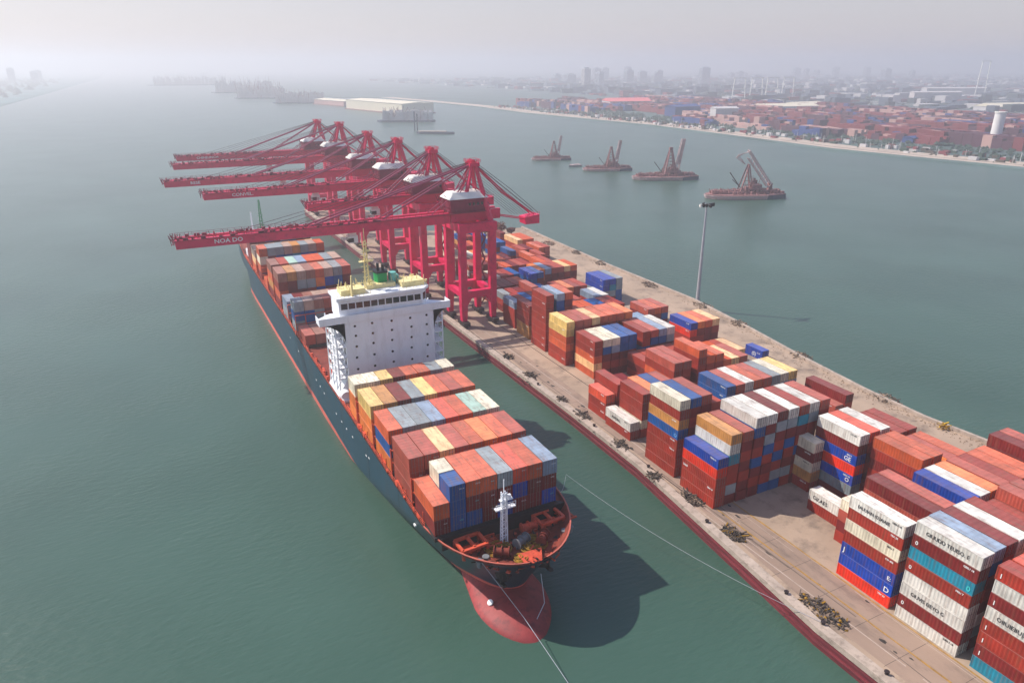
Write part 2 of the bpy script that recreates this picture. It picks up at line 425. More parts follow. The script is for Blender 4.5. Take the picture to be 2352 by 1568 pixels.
def container_mesh(w, L, h, name):
    mb = MB(); c = .17; rl = .14
    for x in (0,w-c):
        for y in (0,L-c): mb.box(x,x+c,y,y+c,0,h,0)
    for x in (.01,w-rl-.01):                       # side rails
        mb.box(x,x+rl,c,L-c,.01,rl+.03,0); mb.box(x,x+rl,c,L-c,h-rl-.01,h-.01,1)
    for y in (.01,L-rl-.01):                       # end rails
        mb.box(c,w-c,y,y+rl,.01,rl+.03,0); mb.box(c,w-c,y,y+rl,h-rl-.01,h-.012,1)
    nr = max(8,int(L/.62))
    corrug(mb,'y',c,L-c,rl+.03,h-rl-.01,.03,.04,nr,0); corrug(mb,'y',c,L-c,rl+.03,h-rl-.01,w-.10,.04,nr,0)
    corrug(mb,'x',c,w-c,rl+.03,h-rl-.01,.08,.05,6,0); corrug(mb,'x',c,w-c,rl+.03,h-rl-.01,L-.12,.05,6,0)
    # ribbed roof
    n = max(6,int(L/1.1)); st = (L-2*rl)/n; vs = []
    for i in range(n):
        b = rl+i*st
        for q,dz in ((0,0),(st*.4,0),(st*.5,.03),(st*.9,.03)):
            vs += [(rl,b+q,h-.06+dz),(w-rl,b+q,h-.06+dz)]
    vs += [(rl,L-rl,h-.06),(w-rl,L-rl,h-.06)]
    mb.poly(vs,[(2*i,2*i+1,2*i+3,2*i+2) for i in range(len(vs)//2-1)],1)
    mb.face([(.02,.02,.05),(.02,L-.02,.05),(w-.02,L-.02,.05),(w-.02,.02,.05)],0)
    return mb.mesh(name,[M['paint'],M['roofpaint']])

def door_mesh(w,h,leaf):
    mb = MB(); c=.17
    x0,x1 = (c+.01,w/2-.015) if leaf==0 else (w/2+.015,w-c-.01)
    mb.box(x0,x1,-.035,.03,.18,h-.17)
    for zz in (.33,.55,.77): mb.box(x0+.08,x1-.08,-.05,-.034,h*zz-.05,h*zz+.05)
    return mb.mesh('door',[M['paint']])
def rod_mesh(w,h,leaf):
    mb = MB(); c=.17
    x0,x1 = (c,w/2) if leaf==0 else (w/2,w-c)
    for t in (.3,.72):
        x = x0+(x1-x0)*t
        mb.box(x-.03,x+.03,-.11,-.05,.1,h-.1)
        for zz in (.12,h*.42,h-.2): mb.box(x-.07,x+.07,-.10,-.045,zz-.05,zz+.05)
        mb.box(x-.03,x+.28,-.12,-.07,h*.4,h*.4+.05)
    return mb.mesh('lock_rod',[M['rod']])
MC = {}
def meshes(w,L,h):
    k = (w,L,h)
    if k not in MC:
        MC[k] = (container_mesh(w,L,h,'shipping_container'),[door_mesh(w,h,i) for i in (0,1)],[rod_mesh(w,h,i) for i in (0,1)])
    return MC[k]

ORD = ['first','second','third','fourth','fifth','sixth','seventh','eighth','ninth','tenth','eleventh','twelfth','thirteenth','fourteenth','fifteenth','sixteenth','seventeenth','eighteenth','nineteenth','twentieth']
def tier_word(i, n):       # i counted from the top
    if n == 1: return 'standing alone'
    if i == 0: return 'on top'
    if i == n-1: return 'at the bottom'
    return ORD[i]+' from top'

ALL = []                   # dicts x,y,z,w,L,h,col,label...
def stack(x, y, z, cols, w, L, h, where, site, gap=.02):
    """cols: colour letters from top to bottom"""
    n = len(cols); out = []
    for i,cl in enumerate(cols):
        zz = z+(n-1-i)*h
        d = dict(x=x+random.uniform(-.06,.06),y=y+random.uniform(-.1,.1),z=zz,w=w,L=L,h=h-gap,c=cl,label=f'{CN[cl]} container {tier_word(i,n)}, {where}',site=site,i=i,n=n,extra=None)
        ALL.append(d); out.append(d)
    return out

# ---- pier stacks: (front Y, [(X, colours top to bottom, length)])
DW, DH, DL = 3.15, 2.62, 11.7
def fill(n, seed, first=None):
    rg = random.Random(seed); s = ''.join(rg.choice('rrddmsrbwBdrmcogkr') for _ in range(n))
    return (first+s[len(first):]) if first else s
P = []
P.append((36.2,[(112.9,'rwdwrrdk',DL),(116.4,'Srdbrdwr',DL),(119.9,'Srdrdwbr',DL),(123.4,'ordrwbdr',DL),(126.9,'rdrdrrbd',DL)]))
P.append((50.1,[(112.4,'wdkrwwdw',DL),(115.9,'lbdrdwgd',DL),(119.3,'drdbrdrd',DL),(122.7,'wwrdrbdr',DL),(126.1,'rmdrbdrr',DL),(129.6,'rrdrbdr',DL),(133.0,'rrbrdrd',DL),(136.4,'mmdrdbrd',DL),(139.8,'mdrdrdrd',DL)]))
P.append((63.4,[(112.7,'wrcrBBO',DL),(121.2,'dmrrdrd',15),(124.6,'mmdrrdr',15),(128.0,'mrdrdr',DL),(131.4,'Bbrdrdr',DL),(134.8,'wgdrdrr',DL),(138.2,'otdrrdr',DL),(141.9,'mrddrdr',DL),(145.3,'rrdrdrd',DL),(148.7,'srdrrdr',DL),(152.1,'srdrrdd',DL),(156.0,'ddrdrrdr',DL),(159.5,'mdrdrrdr',DL)]))
P.append((77.0,[(121.4,'cmdr',6),(137.2,'srdrrbd',DL),(140.6,'srdrdrd',DL),(144.0,'orddrr',DL),(147.4,'mrdrdr',DL),(150.8,'srddrd',DL)]))
P.append((82.3,[(125.5,'wr',DL)]))
P.append((90.2,[(134.6,'wdBOBgd',DL),(138.0,'Srdrdrr',DL),(141.4,'wgdrdrd',DL),(144.9,'ordrrd',DL),(148.4,'rdrdrr',DL),(151.8,'rdrrdr',DL)]))
P.append((98.6,[(130.9,'cdctr',5.8)]))
P.append((103.6,[(105.7,'BOrrr',DL),(109.1,'twkrrgd',DL),(112.6,'mdrdrdd',DL),(116.2,'wbdrbdrd',DL),(119.7,'wdgbrdrb',DL),(123.1,'dgdrbrgb',DL),(126.6,'wgdbrdgr',DL),(130.1,'rkdrbdrd',DL),(133.5,'wgrrdbdr',DL),(137.0,'mrddrrdb',DL)]))
P.append((117.2,[(164.9,'drrd',14),(161.4,'mrd',DL)]))
P.append((118.5,[(106.5,'crtbrrrr',DL),(109.9,'bdrdrdrb',DL),(113.3,'mddrrdrd',DL),(116.7,'mrdrdrd',DL)]))
P.append((132.0,[(134.9,'bbrdr',DL),(138.3,'mdrdr',DL),(141.7,'wgdrd',DL),(145.1,'sdrrd',DL),(148.5,'mrdrr',DL),(151.9,'ggdrr',DL),(155.3,'cgdrd',DL),(158.7,'ygdrd',DL)]))
P.append((138.8,[(107.7,'wr',DL),(111.3,'rrrcr',10.5),(114.7,'osrdr',DL),(118.1,'bdrrd',DL),(121.5,'mrdrr',DL)]))
P.append((152.0,[(108.6,'Srr',9),(112.4,'rrdr',DL),(115.8,'mdr',DL),(119.2,'drb',DL),(132.9,'mrsrr',14),(136.3,'mrdrd',14),(142.0,'srrdrd',DL),(145.6,'srdrr',DL),(149.0,'srddr',DL),(152.4,'srdr',DL),(155.8,'prdr',DL),(159.2,'mrdr',DL)]))
P.append((165.0,[(134.0,'rdr',DL),(137.4,'mdr',DL),(145,'srd',DL),(148.4,'mrd',DL),(151.8,'drd',DL),(155.2,'srd',DL)]))
P.append((166.0,[(166,'sd',DL),(169.4,'md',DL),(172.8,'pr',DL)]))
P.append((178.0,[(121.7,'rrsps',DL),(125.1,'cbdrd',DL),(128.5,'cldrd',DL),(131.9,'bbdrd',DL),(135.3,'bbrdd',DL),(140.9,'rrbdr',14),(144.3,'mbdrr',14),(147.7,'lbdrd',14),(151.1,'wgdrd',14)]))
P.append((183.0,[(165.8,'BOrd',DL),(169.2,'odrd',DL),(172.6,'sddr',DL),(176.0,'prdd',DL)]))
P.append((191.6,[(119.3,'yyssrr',DL),(122.8,'mrdrdr',DL),(126.2,'mrdrrd',DL),(129.6,'prdrdr',DL),(133.0,'srddrd',DL),(136.4,'srdrdr',DL),(139.8,'srrdrd',DL),(143.2,'ordrdd',DL)]))
P.append((197.0,[(155,'lgd',DL),(158.4,'ldr',DL)]))
P.append((206.0,[(119.6,'rrrrrrrr',10.5),(124.0,'lbbbdrdr',DL),(127.4,'sdrrdrdd',DL),(132.2,'smrdr',DL),(135.6,'smdrd',DL),(139.0,'srdrr',DL)]))
P.append((209.0,[(167.0,'mdr',DL),(170.4,'sdr',DL),(173.8,'mbd',DL)]))
P.append((219.5,[(120.3,'rrrtt',10),(124.0,'dmr',DL),(127.4,'srdr',DL),(130.8,'mrd',DL),(134.2,'srdd',DL),(137.6,'dbdr',DL),(141.0,'mrdd',DL),(144.4,'rdd',DL),(157.0,'mrd',DL),(160.4,'rdd',DL),(150.0,'bdr',DL),(153.4,'bdr',DL)]))
P.append((232.5,[(121.0,'lrrr',10),(124.6,'rdrd',DL),(128.0,'bddr',DL),(131.4,'rrdd',DL),(134.8,'srdr',DL),(138.2,'mdrd',DL),(145.0,'srd',DL),(148.4,'mrd',DL),(158.2,'lrd',DL),(161.6,'wdr',DL)]))
P.append((243.0,[(169.2,'BBgb',14),(172.6,'Bkgd',14),(176.0,'ggbb',14)]))
P.append((248.0,[(126.0,'grd',DL),(130,'rgd',DL),(133.4,'dgd',DL),(137.0,'mrdd',DL),(140.4,'srd',DL),(143.8,'bdr',DL),(151.0,'mrd',DL),(154.4,'odr',DL),(157.8,'rdd',DL),(161.2,'mdr',DL)]))
P.append((262.0,[(126.5,'rdd',DL),(130,'drd',DL),(133.4,'ddb',DL),(137,'rdd',DL),(140.4,'sdd',DL)]))
P.append((266.0,[(146.4,'BbBd',DL),(149.8,'bdrd',DL)]))
P.append((270.0,[(152.6,'osdd',DL),(156.0,'lddr',DL),(159.4,'mddr',DL),(162.8,'mdrd',DL),(166.2,'prdd',DL),(169.6,'sdrd',DL)]))
P.append((277.0,[(127,'ddr',DL),(130.4,'rdd',DL),(133.8,'cdr',DL),(137.2,'mdd',DL),(140.6,'rdd',DL),(144,'bdd',DL)]))
P.append((303.0,[(131,'rdd',DL),(134.4,'drd',DL),(146,'mrd',DL),(149.4,'srd',DL),(152.8,'ddd',DL),(166,'sdr',DL),(172,'mdr',DL)]))
P.append((290.0,[(146.6,'srd',DL),(150,'drd',DL),(153.4,'mdd',DL),(156.8,'rdd',DL),(165,'sdd',DL),(168.4,'mdd',DL),(128,'rwdg',DL),(131.4,'rddg',DL),(134.8,'drdd',DL),(139,'sdrd',DL),(142.4,'mdd',DL)]))
P.append((316.0,[(178.5,'srd',14),(182,'mrd',14),(172,'drk',DL),(168.6,'mdg',DL),(162,'bdr',DL),(140,'csr',DL),(143.4,'osr',DL)]))
P.append((336.0,[(176.5,'prs',16),(180,'srd',16),(183.4,'srd',16),(166,'bbb',DL),(162.6,'bdb',DL),(150,'sdr',DL),(146.6,'rdr',DL),(136,'ccr',DL)]))
P.append((356.0,[(164,'BbB',DL),(160.6,'bdd',DL),(152,'btd',DL),(156,'rdd',DL),(176,'drd',DL)]))
P.sort(key=lambda a:a[0])
for ri,(y,sts) in enumerate(P):
    sts = sorted(sts)
    for si,(x,cols,L) in enumerate(sts):
        if len(sts) == 1: wh = f'lone stack, {ORD[ri] if ri<20 else ORD[len(P)-1-ri]} {"nearest" if ri<20 else "farthest"} pier row'
        else:
            rw = f'{ORD[ri]} {"nearest" if ri<20 else "farthest"} pier row' if ri<20 else f'{ORD[len(P)-1-ri]} farthest pier row'
            wh = f'{ORD[si]} stack from quay edge, {rw}'
        s_ = stack(x,y,PZ+.02,cols,DW,L,DH,wh,'pier')
        for d in s_: d['row']=ri; d['st']=si

# ---- ship stacks
SWX, SP, SWW, SHH, SLL = 39.2, 3.38, 3.26, 3.4, 10.9
SZ = 15.62
S = []
S.append((108.4,[ 'sd','bbb','sdb','sdd','gdB','SBd','sdd','ldB'],SLL))
S.append((121.6,[ 'mmm','mdd','pdd','mdd','sdb','odd','sdd','mdd'],SLL))
S.append((134.8,[ 'sbo','gbd','gbb','lbb','Sdd','sdd','nkb','cgk'],SLL))
S.append((148.2,[ 'yoo','ttd','ddd','gkd','ydd','sdd','mdd','sdd'],SLL))
S.append((161.8,[ 'coo','cdd','yrd','drd','sdd','srd','gdd','crd'],6.2))
S.append((221.0,[ 'm','z','d','d','d','d','r','d'],SLL))
S.append((236.0,[ 'gbg','qbb','zgb','mdb','mdd','mrd','drd','rdd'],6.0))
S.append((249.0,[ 'lg','dd','zd','qd','qd','zd','dd','dd'],9.5))
S.append((262.5,[ 'zrsd','tddd','qgdd','zgrd','soBd','qBdd','gbdd','mddd'],SLL))
S.append((276.0,[ 'zstd','mddd','nddd','lddd','sddd','sddd','gddd','qbdd'],SLL))
S.append((290.5,[ 's','d','d','d','zdd','mdd','zdd','qdd'],9.0))
S.append((304.5,[ 'scsd','gddd','gbdd','qbdd','tkdd','gBdd','qbdd','sddd'],8.0))
S.append((318.0,[ 'qps','zdd','qdd','gdd','tdd','zdd','sdd','pdd'],SLL))
S.append((331.5,[ 'dddd','ddbd','bddd','dddd','qbbd','qbdd','zddd','qddd'],SLL))
for ri,(y,cols,L) in enumerate(S):
    rows = ['foremost row on the ship','second row from ship bow','third row from ship bow','fourth row from ship bow','short row touching the bridge']
    rw = rows[ri] if ri < 5 else f'{ORD[ri-5]} row behind the bridge'
    for ci,c in enumerate(cols):
        s_ = stack(SWX+ci*SP, y, SZ, c, SWW, L, SHH, f'{ORD[ci]} stack from river, {rw}','ship')
        for d in s_: d['row']=ri; d['st']=ci
        if ri == 0 and ci == 1:
            s_[0]['L'] = 5.2
            e = dict(s_[0]); e['y'] += 5.5; e['c'] = 'c'; e['i'] = 7; e['label'] = 'cream short container behind a blue one, second stack from river, foremost row on the ship'; ALL.append(e)

# single boxes
d_ = stack(182.6,164.5,PZ+.02,'B',3.1,8,3.4,'open topped, by the outer wall of the pier','pier')[0]; d_['row']=90; d_['st']=0
d_['label'] = 'bright blue container with white oval logo, alone by the outer pier wall'
d_ = stack(160.0,92.5,PZ+.02,'B',3.1,9,2.6,'alone on the bare strip by the outer wall','pier')[0]; d_['row']=91; d_['st']=0
d_['label'] = 'blue container alone on the bare strip near the yellow heap'

# ---- which of them the photo (or a viewpoint a step aside) can see
def visible():
    lo = np.array([[d['x'],d['y'],d['z']] for d in ALL]); hi = lo+np.array([[d['w'],d['L'],d['h']] for d in ALL])
    N = len(ALL); score = np.zeros(N); main = np.zeros(N)
    g = np.array([.06,.3,.55,.8,.95]); A,B = [a.ravel() for a in np.meshgrid(g,g)]
    for ci,cp in enumerate(((0,0,CAMH),(-14,7,CAMH),(14,-7,CAMH))):
        cp = np.array(cp,float)
        for i in range(N):
            s = hi[i]-lo[i]
            P_ = []
            top = lo[i]+np.stack([A*s[0],B*s[1],np.full_like(A,s[2]+.01)],1)
            fr = lo[i]+np.stack([A*s[0],np.full_like(A,-.01),B*s[2]],1)
            lf = lo[i]+np.stack([np.full_like(A,-.01),A*s[1],B*s[2]],1)
            pts = np.concatenate([top,fr,lf]); D_ = cp-pts; dist = np.linalg.norm(D_,axis=1)
            area = np.repeat([s[0]*s[1]*(cp[2]-top[0,2]), s[0]*s[2]*(fr[0,1]-cp[1]), s[1]*s[2]*(lf[0,0]-cp[0])], len(A))/dist**3/len(A)
            # only boxes towards the camera matter
            near_ = np.where((np.abs(lo[:,0]-lo[i,0])<32)&(lo[:,1]<lo[i,1]+16)&(lo[:,1]>lo[i,1]-60)&(np.arange(N)!=i))[0]
            blocked = np.zeros(len(pts),bool)
            with np.errstate(divide='ignore',invalid='ignore'):
                for j in near_:
                    t0 = (lo[j]-pts)/D_; t1 = (hi[j]-pts)/D_
                    tn = np.minimum(t0,t1).max(1); tf = np.maximum(t0,t1).min(1)
                    blocked |= (tn<=tf)&(tf>1e-4)
            v = (area*~blocked).sum()
            score[i] = max(score[i], v)
            if ci == 0: main[i] = v
    return score, main
score, main = visible()
order = sorted([i for i in range(len(ALL)) if score[i] > 0], key=lambda i:-(main[i]+.05*score[i]))
KEEP = order[:300]; REST = order[300:]
FRONT = {}
print('containers', len(ALL), 'seen', len(order), 'kept', len(KEEP))
CONT = {}
for i in KEEP:
    d = ALL[i]
    me, dm, rm = meshes(d['w'],d['L'],round(d['h'],3))
    o = bpy.data.objects.new('shipping_container', me); COL.objects.link(o)
    o.location = (d['x'],d['y'],d['z'])
    rg = random.Random(i); c = lin(CC[d['c']]); k = rg.uniform(.84,1.12)
    o.color = (min(1,c[0]*k),min(1,c[1]*k),min(1,c[2]*k),1)
    tag(o, d['label'], 'container', 'containers stacked on the ship' if d['site']=='ship' else 'containers stacked on the pier')
    # doors only where the end is clear
    clear = not any(abs(e['x']-d['x'])<2.2 and e['z']<d['z']+.5 and e['z']+e['h']>d['z']+.6 and 0 < d['y']-(e['y']+e['L']) < 1.2 for e in ALL)
    if clear and d['y'] < 300:
        for leaf in (0,1):
            q = bpy.data.objects.new('door', dm[leaf]); COL.objects.link(q); q.parent = o; q.color = o.color
            if d['y'] < 165:
                r_ = bpy.data.objects.new('lock_rod', rm[leaf]); COL.objects.link(r_); r_.parent = q
    CONT[(d['site'],d['row'],d['st'],d['i'])] = o
if REST:
    rest = MB()
    cols = sorted({ALL[i]['c'] for i in REST})
    for i in REST:
        d = ALL[i]; rest.box(d['x'],d['x']+d['w'],d['y'],d['y']+d['L'],d['z'],d['z']+d['h'],cols.index(d['c']))
    o = rest.build('container_remainder', [mat('plain '+CN[c],CC[c],.6) for c in cols])
    tag(o,'remaining barely visible containers deep in the stacks',kind='stuff')

# ---- lettering
def lettering(txt, size, m, parent, org, ux, uy, name='lettering', sx=1.0, bold=.0):
    cu = bpy.data.curves.new('t','FONT'); cu.body = txt; cu.size = size; cu.offset = bold; cu.resolution_u = 2
    to = bpy.data.objects.new('t',cu); COL.objects.link(to)
    me = bpy.data.meshes.new_from_object(to.evaluated_get(bpy.context.evaluated_depsgraph_get()))
    bpy.data.objects.remove(to)
    ux, uy = Vector(ux), Vector(uy); uz = ux.cross(uy)
    me.transform(Matrix((ux*sx,uy,uz)).transposed().to_4x4())
    me.materials.clear(); me.materials.append(m)
    o = bpy.data.objects.new(name, me); COL.objects.link(o); o.parent = parent; o.location = org
    return o
def side_text(key, txt, m, size=1.5, y0=.9, z0=.62, sx=1.0, name='lettering'):
    o = CONT.get(key)
    if o is None: print('no container', key); return
    return lettering(txt,size,m,o,(-.012,y0,z0),(0,-1,0),(0,0,1),name,sx,.015)
def front_text(key, txt, m, size=.5, x0=.35, z0=1.7):
    o = CONT.get(key)
    if o is None: return
    return lettering(txt,size,m,o,(x0,-.13,z0),(1,0,0),(0,0,1))
prow = {round(y,1):k for k,(y,_) in enumerate(P)}
k1, k2, k0 = prow[50.1], prow[63.4], prow[36.2]
side_text(('pier',k2,0,0),'EAUUIAIN (O3AIAIIE',M['ink'],1.0,9.8,.9,.76)
side_text(('pier',k1,0,0),'GIUUDD TEUISO. E',M['ink'],1.05,9.7,.85,.86)
side_text(('pier',k1,0,5),'GIUVIS EIEYO G',M['ink'],1.05,9.7,.85,.86)
side_text(('pier',k0,0,3),'OIIUIEIIU|DSID',M['ink'],1.1,9.9,.8,.9)
side_text(('pier',prow[82.3],0,0),'GI/.AES',M['ink'],1.3,10.6,.7)
side_text(('pier',prow[138.8],0,0),'AUIOIN.L',M['ink'],1.1,8.6,.8,.9)
side_text(('pier',k2,0,5),'D',M['inkw'],1.6,1.7,.5,name='logo'); side_text(('pier',k2,0,4),'E:',M['inkw'],1.2,1.5,.6,name='logo')
side_text(('pier',k1,0,2),'0',mat('logo aqua',(70,210,205),.6),1.4,1.2,.5,name='logo')
side_text(('pier',prow[90.2],0,2),'GE',M['inkw'],1.5,3.2,.5,name='logo'); side_text(('pier',prow[90.2],0,4),'O',M['inkw'],1.4,2.0,.6,name='logo')
side_text(('pier',prow[118.5],0,3),'O',mat('logo pale blue',(120,180,235),.6),1.3,1.4,.6,name='logo')
side_text(('pier',90,0,0),'(S)',M['inkw'],1.8,4.8,.8,name='logo')
for i_ in (0,2,4,5,6): side_text(('pier',k0,0,i_),'I',M['inkw'],1.2,11.0,.6)
for i_ in (1,3,6): side_text(('pier',k1,0,i_),'0',M['inkw'],1.1,11.1,.7)
side_text(('pier',k2,0,4),'J',M['inkw'],1.5,11.2,.5)
side_text(('pier',prow[103.6],0,2),'3660',M['inkw'],.8,11.2,.9)
rgc = random.Random(44)
for key,o in list(CONT.items()):
    if key[0]=='pier' and key[2]==0 and rgc.random()<.55: side_text(key, rgc.choice(['TRHU 61','CO 402','MSU 7','GESU 18','UE 3306','TEX 22']), M['inkw'] if o['label'].split()[0] not in ('cream','white') else M['ink'], .5, 2.6, 1.85)
for key,o in list(CONT.items()):
    site,row,st,i_ = key
    if site=='ship' and row in (0,1) and (st*3+i_*5)%4 != 0:
        front_text(key, random.Random(st*7+i_).choice(['UE 42','AOI','TRU 8','IUEE','DO 1','EH 20']), M['inkw'] if (st+i_)%3 else mat('mark aqua',(110,215,215)), .42, 1.85, 2.0+((st+i_)%3)*.25)

# ------------------------------------------------------------------ the container ship
SX = 53.8
ship = tag(empty('container_ship',(SX,94,0)),'long dark teal container ship with white bridge, moored beside the pier','container ship')
def half(Y,z):
    t = max(0,min(1,z/15)); 
    ys = 103-9.4*t**1.3; Ln = 80-58*t**.55; p = .45+.05*t
    u = (Y-ys)/Ln
    if u <= 0: return 0.0
    if t < .98:
        lo_ = min(1,u)**.45 if u<1 else 1
        hi_ = math.sqrt(max(0,1-(1-min(1,u))**2))
        w_ = (lo_*(1-t)+hi_*t)
    else: w_ = math.sqrt(max(0,1-(1-min(1,u))**2))
    B_ = 15.3
    if Y > 340: 
        q = (Y-340)/62; B_ *= (1-.22*q**2) if z > 9 else (1-(.35+.45*(1-z/9))*q**1.5)
    return B_*w_
def ystem(z):
    t = max(0,min(1,z/15)); return 103-9.4*t**1.3
def boot_z(Y):
    t = max(0,min(1,(119-Y)/15)); q = max(0,min(1,(160-Y)/25)); return 1.9-1.5*q+3.0*t*t*(3-2*t)
def hull_grid(f0,f1,nz,mt,name):
    us = [0]+[(i/34)**2 for i in range(1,35)]
    for sgn in (-1,1):
        vs = []; fs = []
        n = len(us)+9
        for k in range(nz+1):
            for u in us+[200,260,330,345,360,375,388,398,402]:
                Yg = 99+u*71 if u <= 1 else u
                z = f0(Yg)+(f1(Yg)-f0(Yg))*k/nz; ys = ystem(z)
                Y = ys+u*(170-ys) if u <= 1 else u
                vs.append((SX+sgn*half(Y,max(z,0)),Y,z))
        for k in range(nz):
            for i in range(n-1):
                a = k*n+i; q = (a,a+1,a+n+1,a+n); fs.append(q if sgn>0 else q[::-1])
        mb = MB().poly(vs,fs,0,True)
        if sgn > 0:
            z0,z1 = f0(402),f1(402)
            mb.poly([(SX-half(402,max(z,0)),402,z) for z in (z0,z1)]+[(SX+half(402,max(z,0)),402,z) for z in (z1,z0)],[(0,1,2,3)])
        mb.build(name,mt,ship)
hull_grid(boot_z,lambda Y:15,12,M['hull'],'hull')
hull_grid(lambda Y:-3,boot_z,5,M['boot'],'boot_topping')
# bulbous bow: an oblate nose that fairs back into the stem
bb = MB(); n = 28; st_ = 20
vs = []
for k in range(st_+1):
    t = k/st_; Y = 89.4+t*31
    prof = max(0,1-(1-min(1,t/.46))**2)**.66 if t < .46 else 1-.26*((t-.46)/.54)
    wx = 7.9*prof; wz = (3.7*prof if t<.46 else 3.7+4.2*((t-.46)/.54)**1.3)
    for j in range(n):
        a = 2*math.pi*j/n; cx_, sz_ = math.cos(a), math.sin(a)
        zz = sz_*wz
        xx = cx_*wx*(1-.55*max(0,sz_)**2*min(1,t*2))
        vs.append((SX-2.2*(1-t)+xx, Y, -.6+zz))
fs = [(k*n+j,k*n+(j+1)%n,(k+1)*n+(j+1)%n,(k+1)*n+j) for k in range(st_) for j in range(n)]
bb.poly(vs,[f[::-1] for f in fs],0,True)
bulb = bb.build('bulbous_bow',M['bulb'],ship)
mk = MB(); 
for dx,dz,rr_ in ((-5.2,2.4,.45),):
    mk.tube([(47.6,101.5,1.9),(47.4,101.45,2.15)],.6,16)
mk.build('bow_mark',M['inkw'],bulb)
# weather deck
def deck_poly(y0,y1,z,inset=.25,step=1.5,zh=15):
    ys = []; y = y0
    while y < y1: ys.append(y); y += step if y < 130 else 12
    ys.append(y1)
    L_ = [(SX-max(.02,half(Y,zh)-inset),Y,z) for Y in ys]; R_ = [(SX+max(.02,half(Y,zh)-inset),Y,z) for Y in ys]
    mb = MB()
    for i in range(len(ys)-1): mb.face([L_[i],R_[i],R_[i+1],L_[i+1]])
    return mb
deck_poly(107.4,401.8,14.7).build('main_deck',M['deck'],ship)
deck_poly(ystem(12.8)+.1,107.6,12.8,.25,1.5,12.8).build('forecastle_deck',M['deck'],ship)
# bulwark (inner face and capping) round the bow
ysb = [93.75,93.9,94.2,94.7,95.4,96.3,97.5,99,101,103.5,106,109,113]
for sgn in (-1,1):
    bw = MB(); cp_ = MB()
    P0 = [(SX+sgn*max(0,half(Y,15)),Y) for Y in ysb]; 
    P1 = [(SX+sgn*max(0,half(Y,15)-.18),Y+.16) for Y in ysb]
    for i in range(len(ysb)-1):
        a,b_,c,d = P1[i],P1[i+1],P0[i],P0[i+1]
        dy = max(0,(112-ysb[i])/19)*(ystem(12.7)-ystem(15)); dy2 = max(0,(112-ysb[i+1])/19)*(ystem(12.7)-ystem(15))
        al = SX+sgn*max(0,half(ysb[i]+dy,12.7)-.3); bl = SX+sgn*max(0,half(ysb[i+1]+dy2,12.7)-.3)
        bw.face([(al,a[1]+dy,12.7),(bl,b_[1]+dy2,12.7),(b_[0],b_[1],15.2),(a[0],a[1],15.2)])
        bw.face([(c[0],c[1],14.9),(d[0],d[1],14.9),(d[0],d[1],15.2),(c[0],c[1],15.2)])
        cp_.poly([(c[0]-sgn*-.06,c[1],15.2),(d[0]-sgn*-.06,d[1],15.2),(b_[0],b_[1],15.2),(a[0],a[1],15.2),(c[0]-sgn*-.06,c[1],15.34),(d[0]-sgn*-.06,d[1],15.34),(b_[0],b_[1],15.34),(a[0],a[1],15.34)],[(4,5,6,7),(0,1,5,4),(2,3,7,6)])
    bw.build('bulwark',M['deck'],ship); cp_.build('bulwark_capping',mat('capping',(188,98,82),.6),ship)
MB().box(SX-13.6,SX+13.6,107.2,107.6,12.75,15.55).box(SX-13.2,SX+13.2,107.6,108.2,14.71,15.5).build('breakwater',M['dark'],ship)
for ri,(y,c,L) in enumerate(S):
    MB().box(SWX-.2,SWX+8*SP+.1,y-.5,y+L+.4,14.71,SZ-.01).build('hatch_cover',M['dark'],ship)
for sgn in (-1,1):
    rl = MB()
    pts = [(SX+sgn*(half(Y,15)-.25),Y,15.0) for Y in [113,118,124,132,145,160,178]]; rl.rail(pts,1.1,2.4,.05)
    pts = [(SX+sgn*(half(Y,15)-.25),Y,15.0) for Y in [192,220,260,300,340,352,366,380,390,400]]; rl.rail(pts,1.1,3.0,.05)
    rl.build('railing',M['orange'],ship)
# lashing posts in the gaps between rows
lp = None
for ri,(y,c,L) in enumerate(S):
    if ri in (0,5): continue
    mb = MB(); yy = y-1.0
    for ci in range(9):
        x = SWX-.1+ci*SP; mb.box(x-.12,x+.12,yy-.15,yy+.15,14.71,14.71+(7.2 if ri<5 else 6.5))
    for zz in (18.3,21.4): mb.box(SWX-.2,SWX+8*SP,yy-.25,yy+.25,zz,zz+.14)
    mb.build('lashing_bridge',M['orange'],ship)
# side clutter by the deck edge (stanchions, pipes, ladders)
cl = MB(); rg = random.Random(3)
for i in range(230):
    Y = rg.uniform(114,350); 
    if 172 < Y < 192: continue
    sgn = -1 if rg.random()<.7 else 1
    x = SX+sgn*(half(Y,15)-rg.uniform(.3,1.1))
    k = rg.random()
    if k<.4: cl.bar((x,Y,14.7),(x,Y+rg.uniform(-.6,.6),14.7+rg.uniform(1,3.4)),.14)
    elif k<.7: cl.bar((x,Y,15+rg.uniform(0,1)),(x,Y+rg.uniform(2,5),15+rg.uniform(0,1.6)),.2)
    else: cl.box(x-.3,x+.3,Y,Y+rg.uniform(.5,1.6),14.7,14.7+rg.uniform(.5,1.4))
cl.build('deck_fitting',M['orange'],ship)['kind'] = 'stuff'

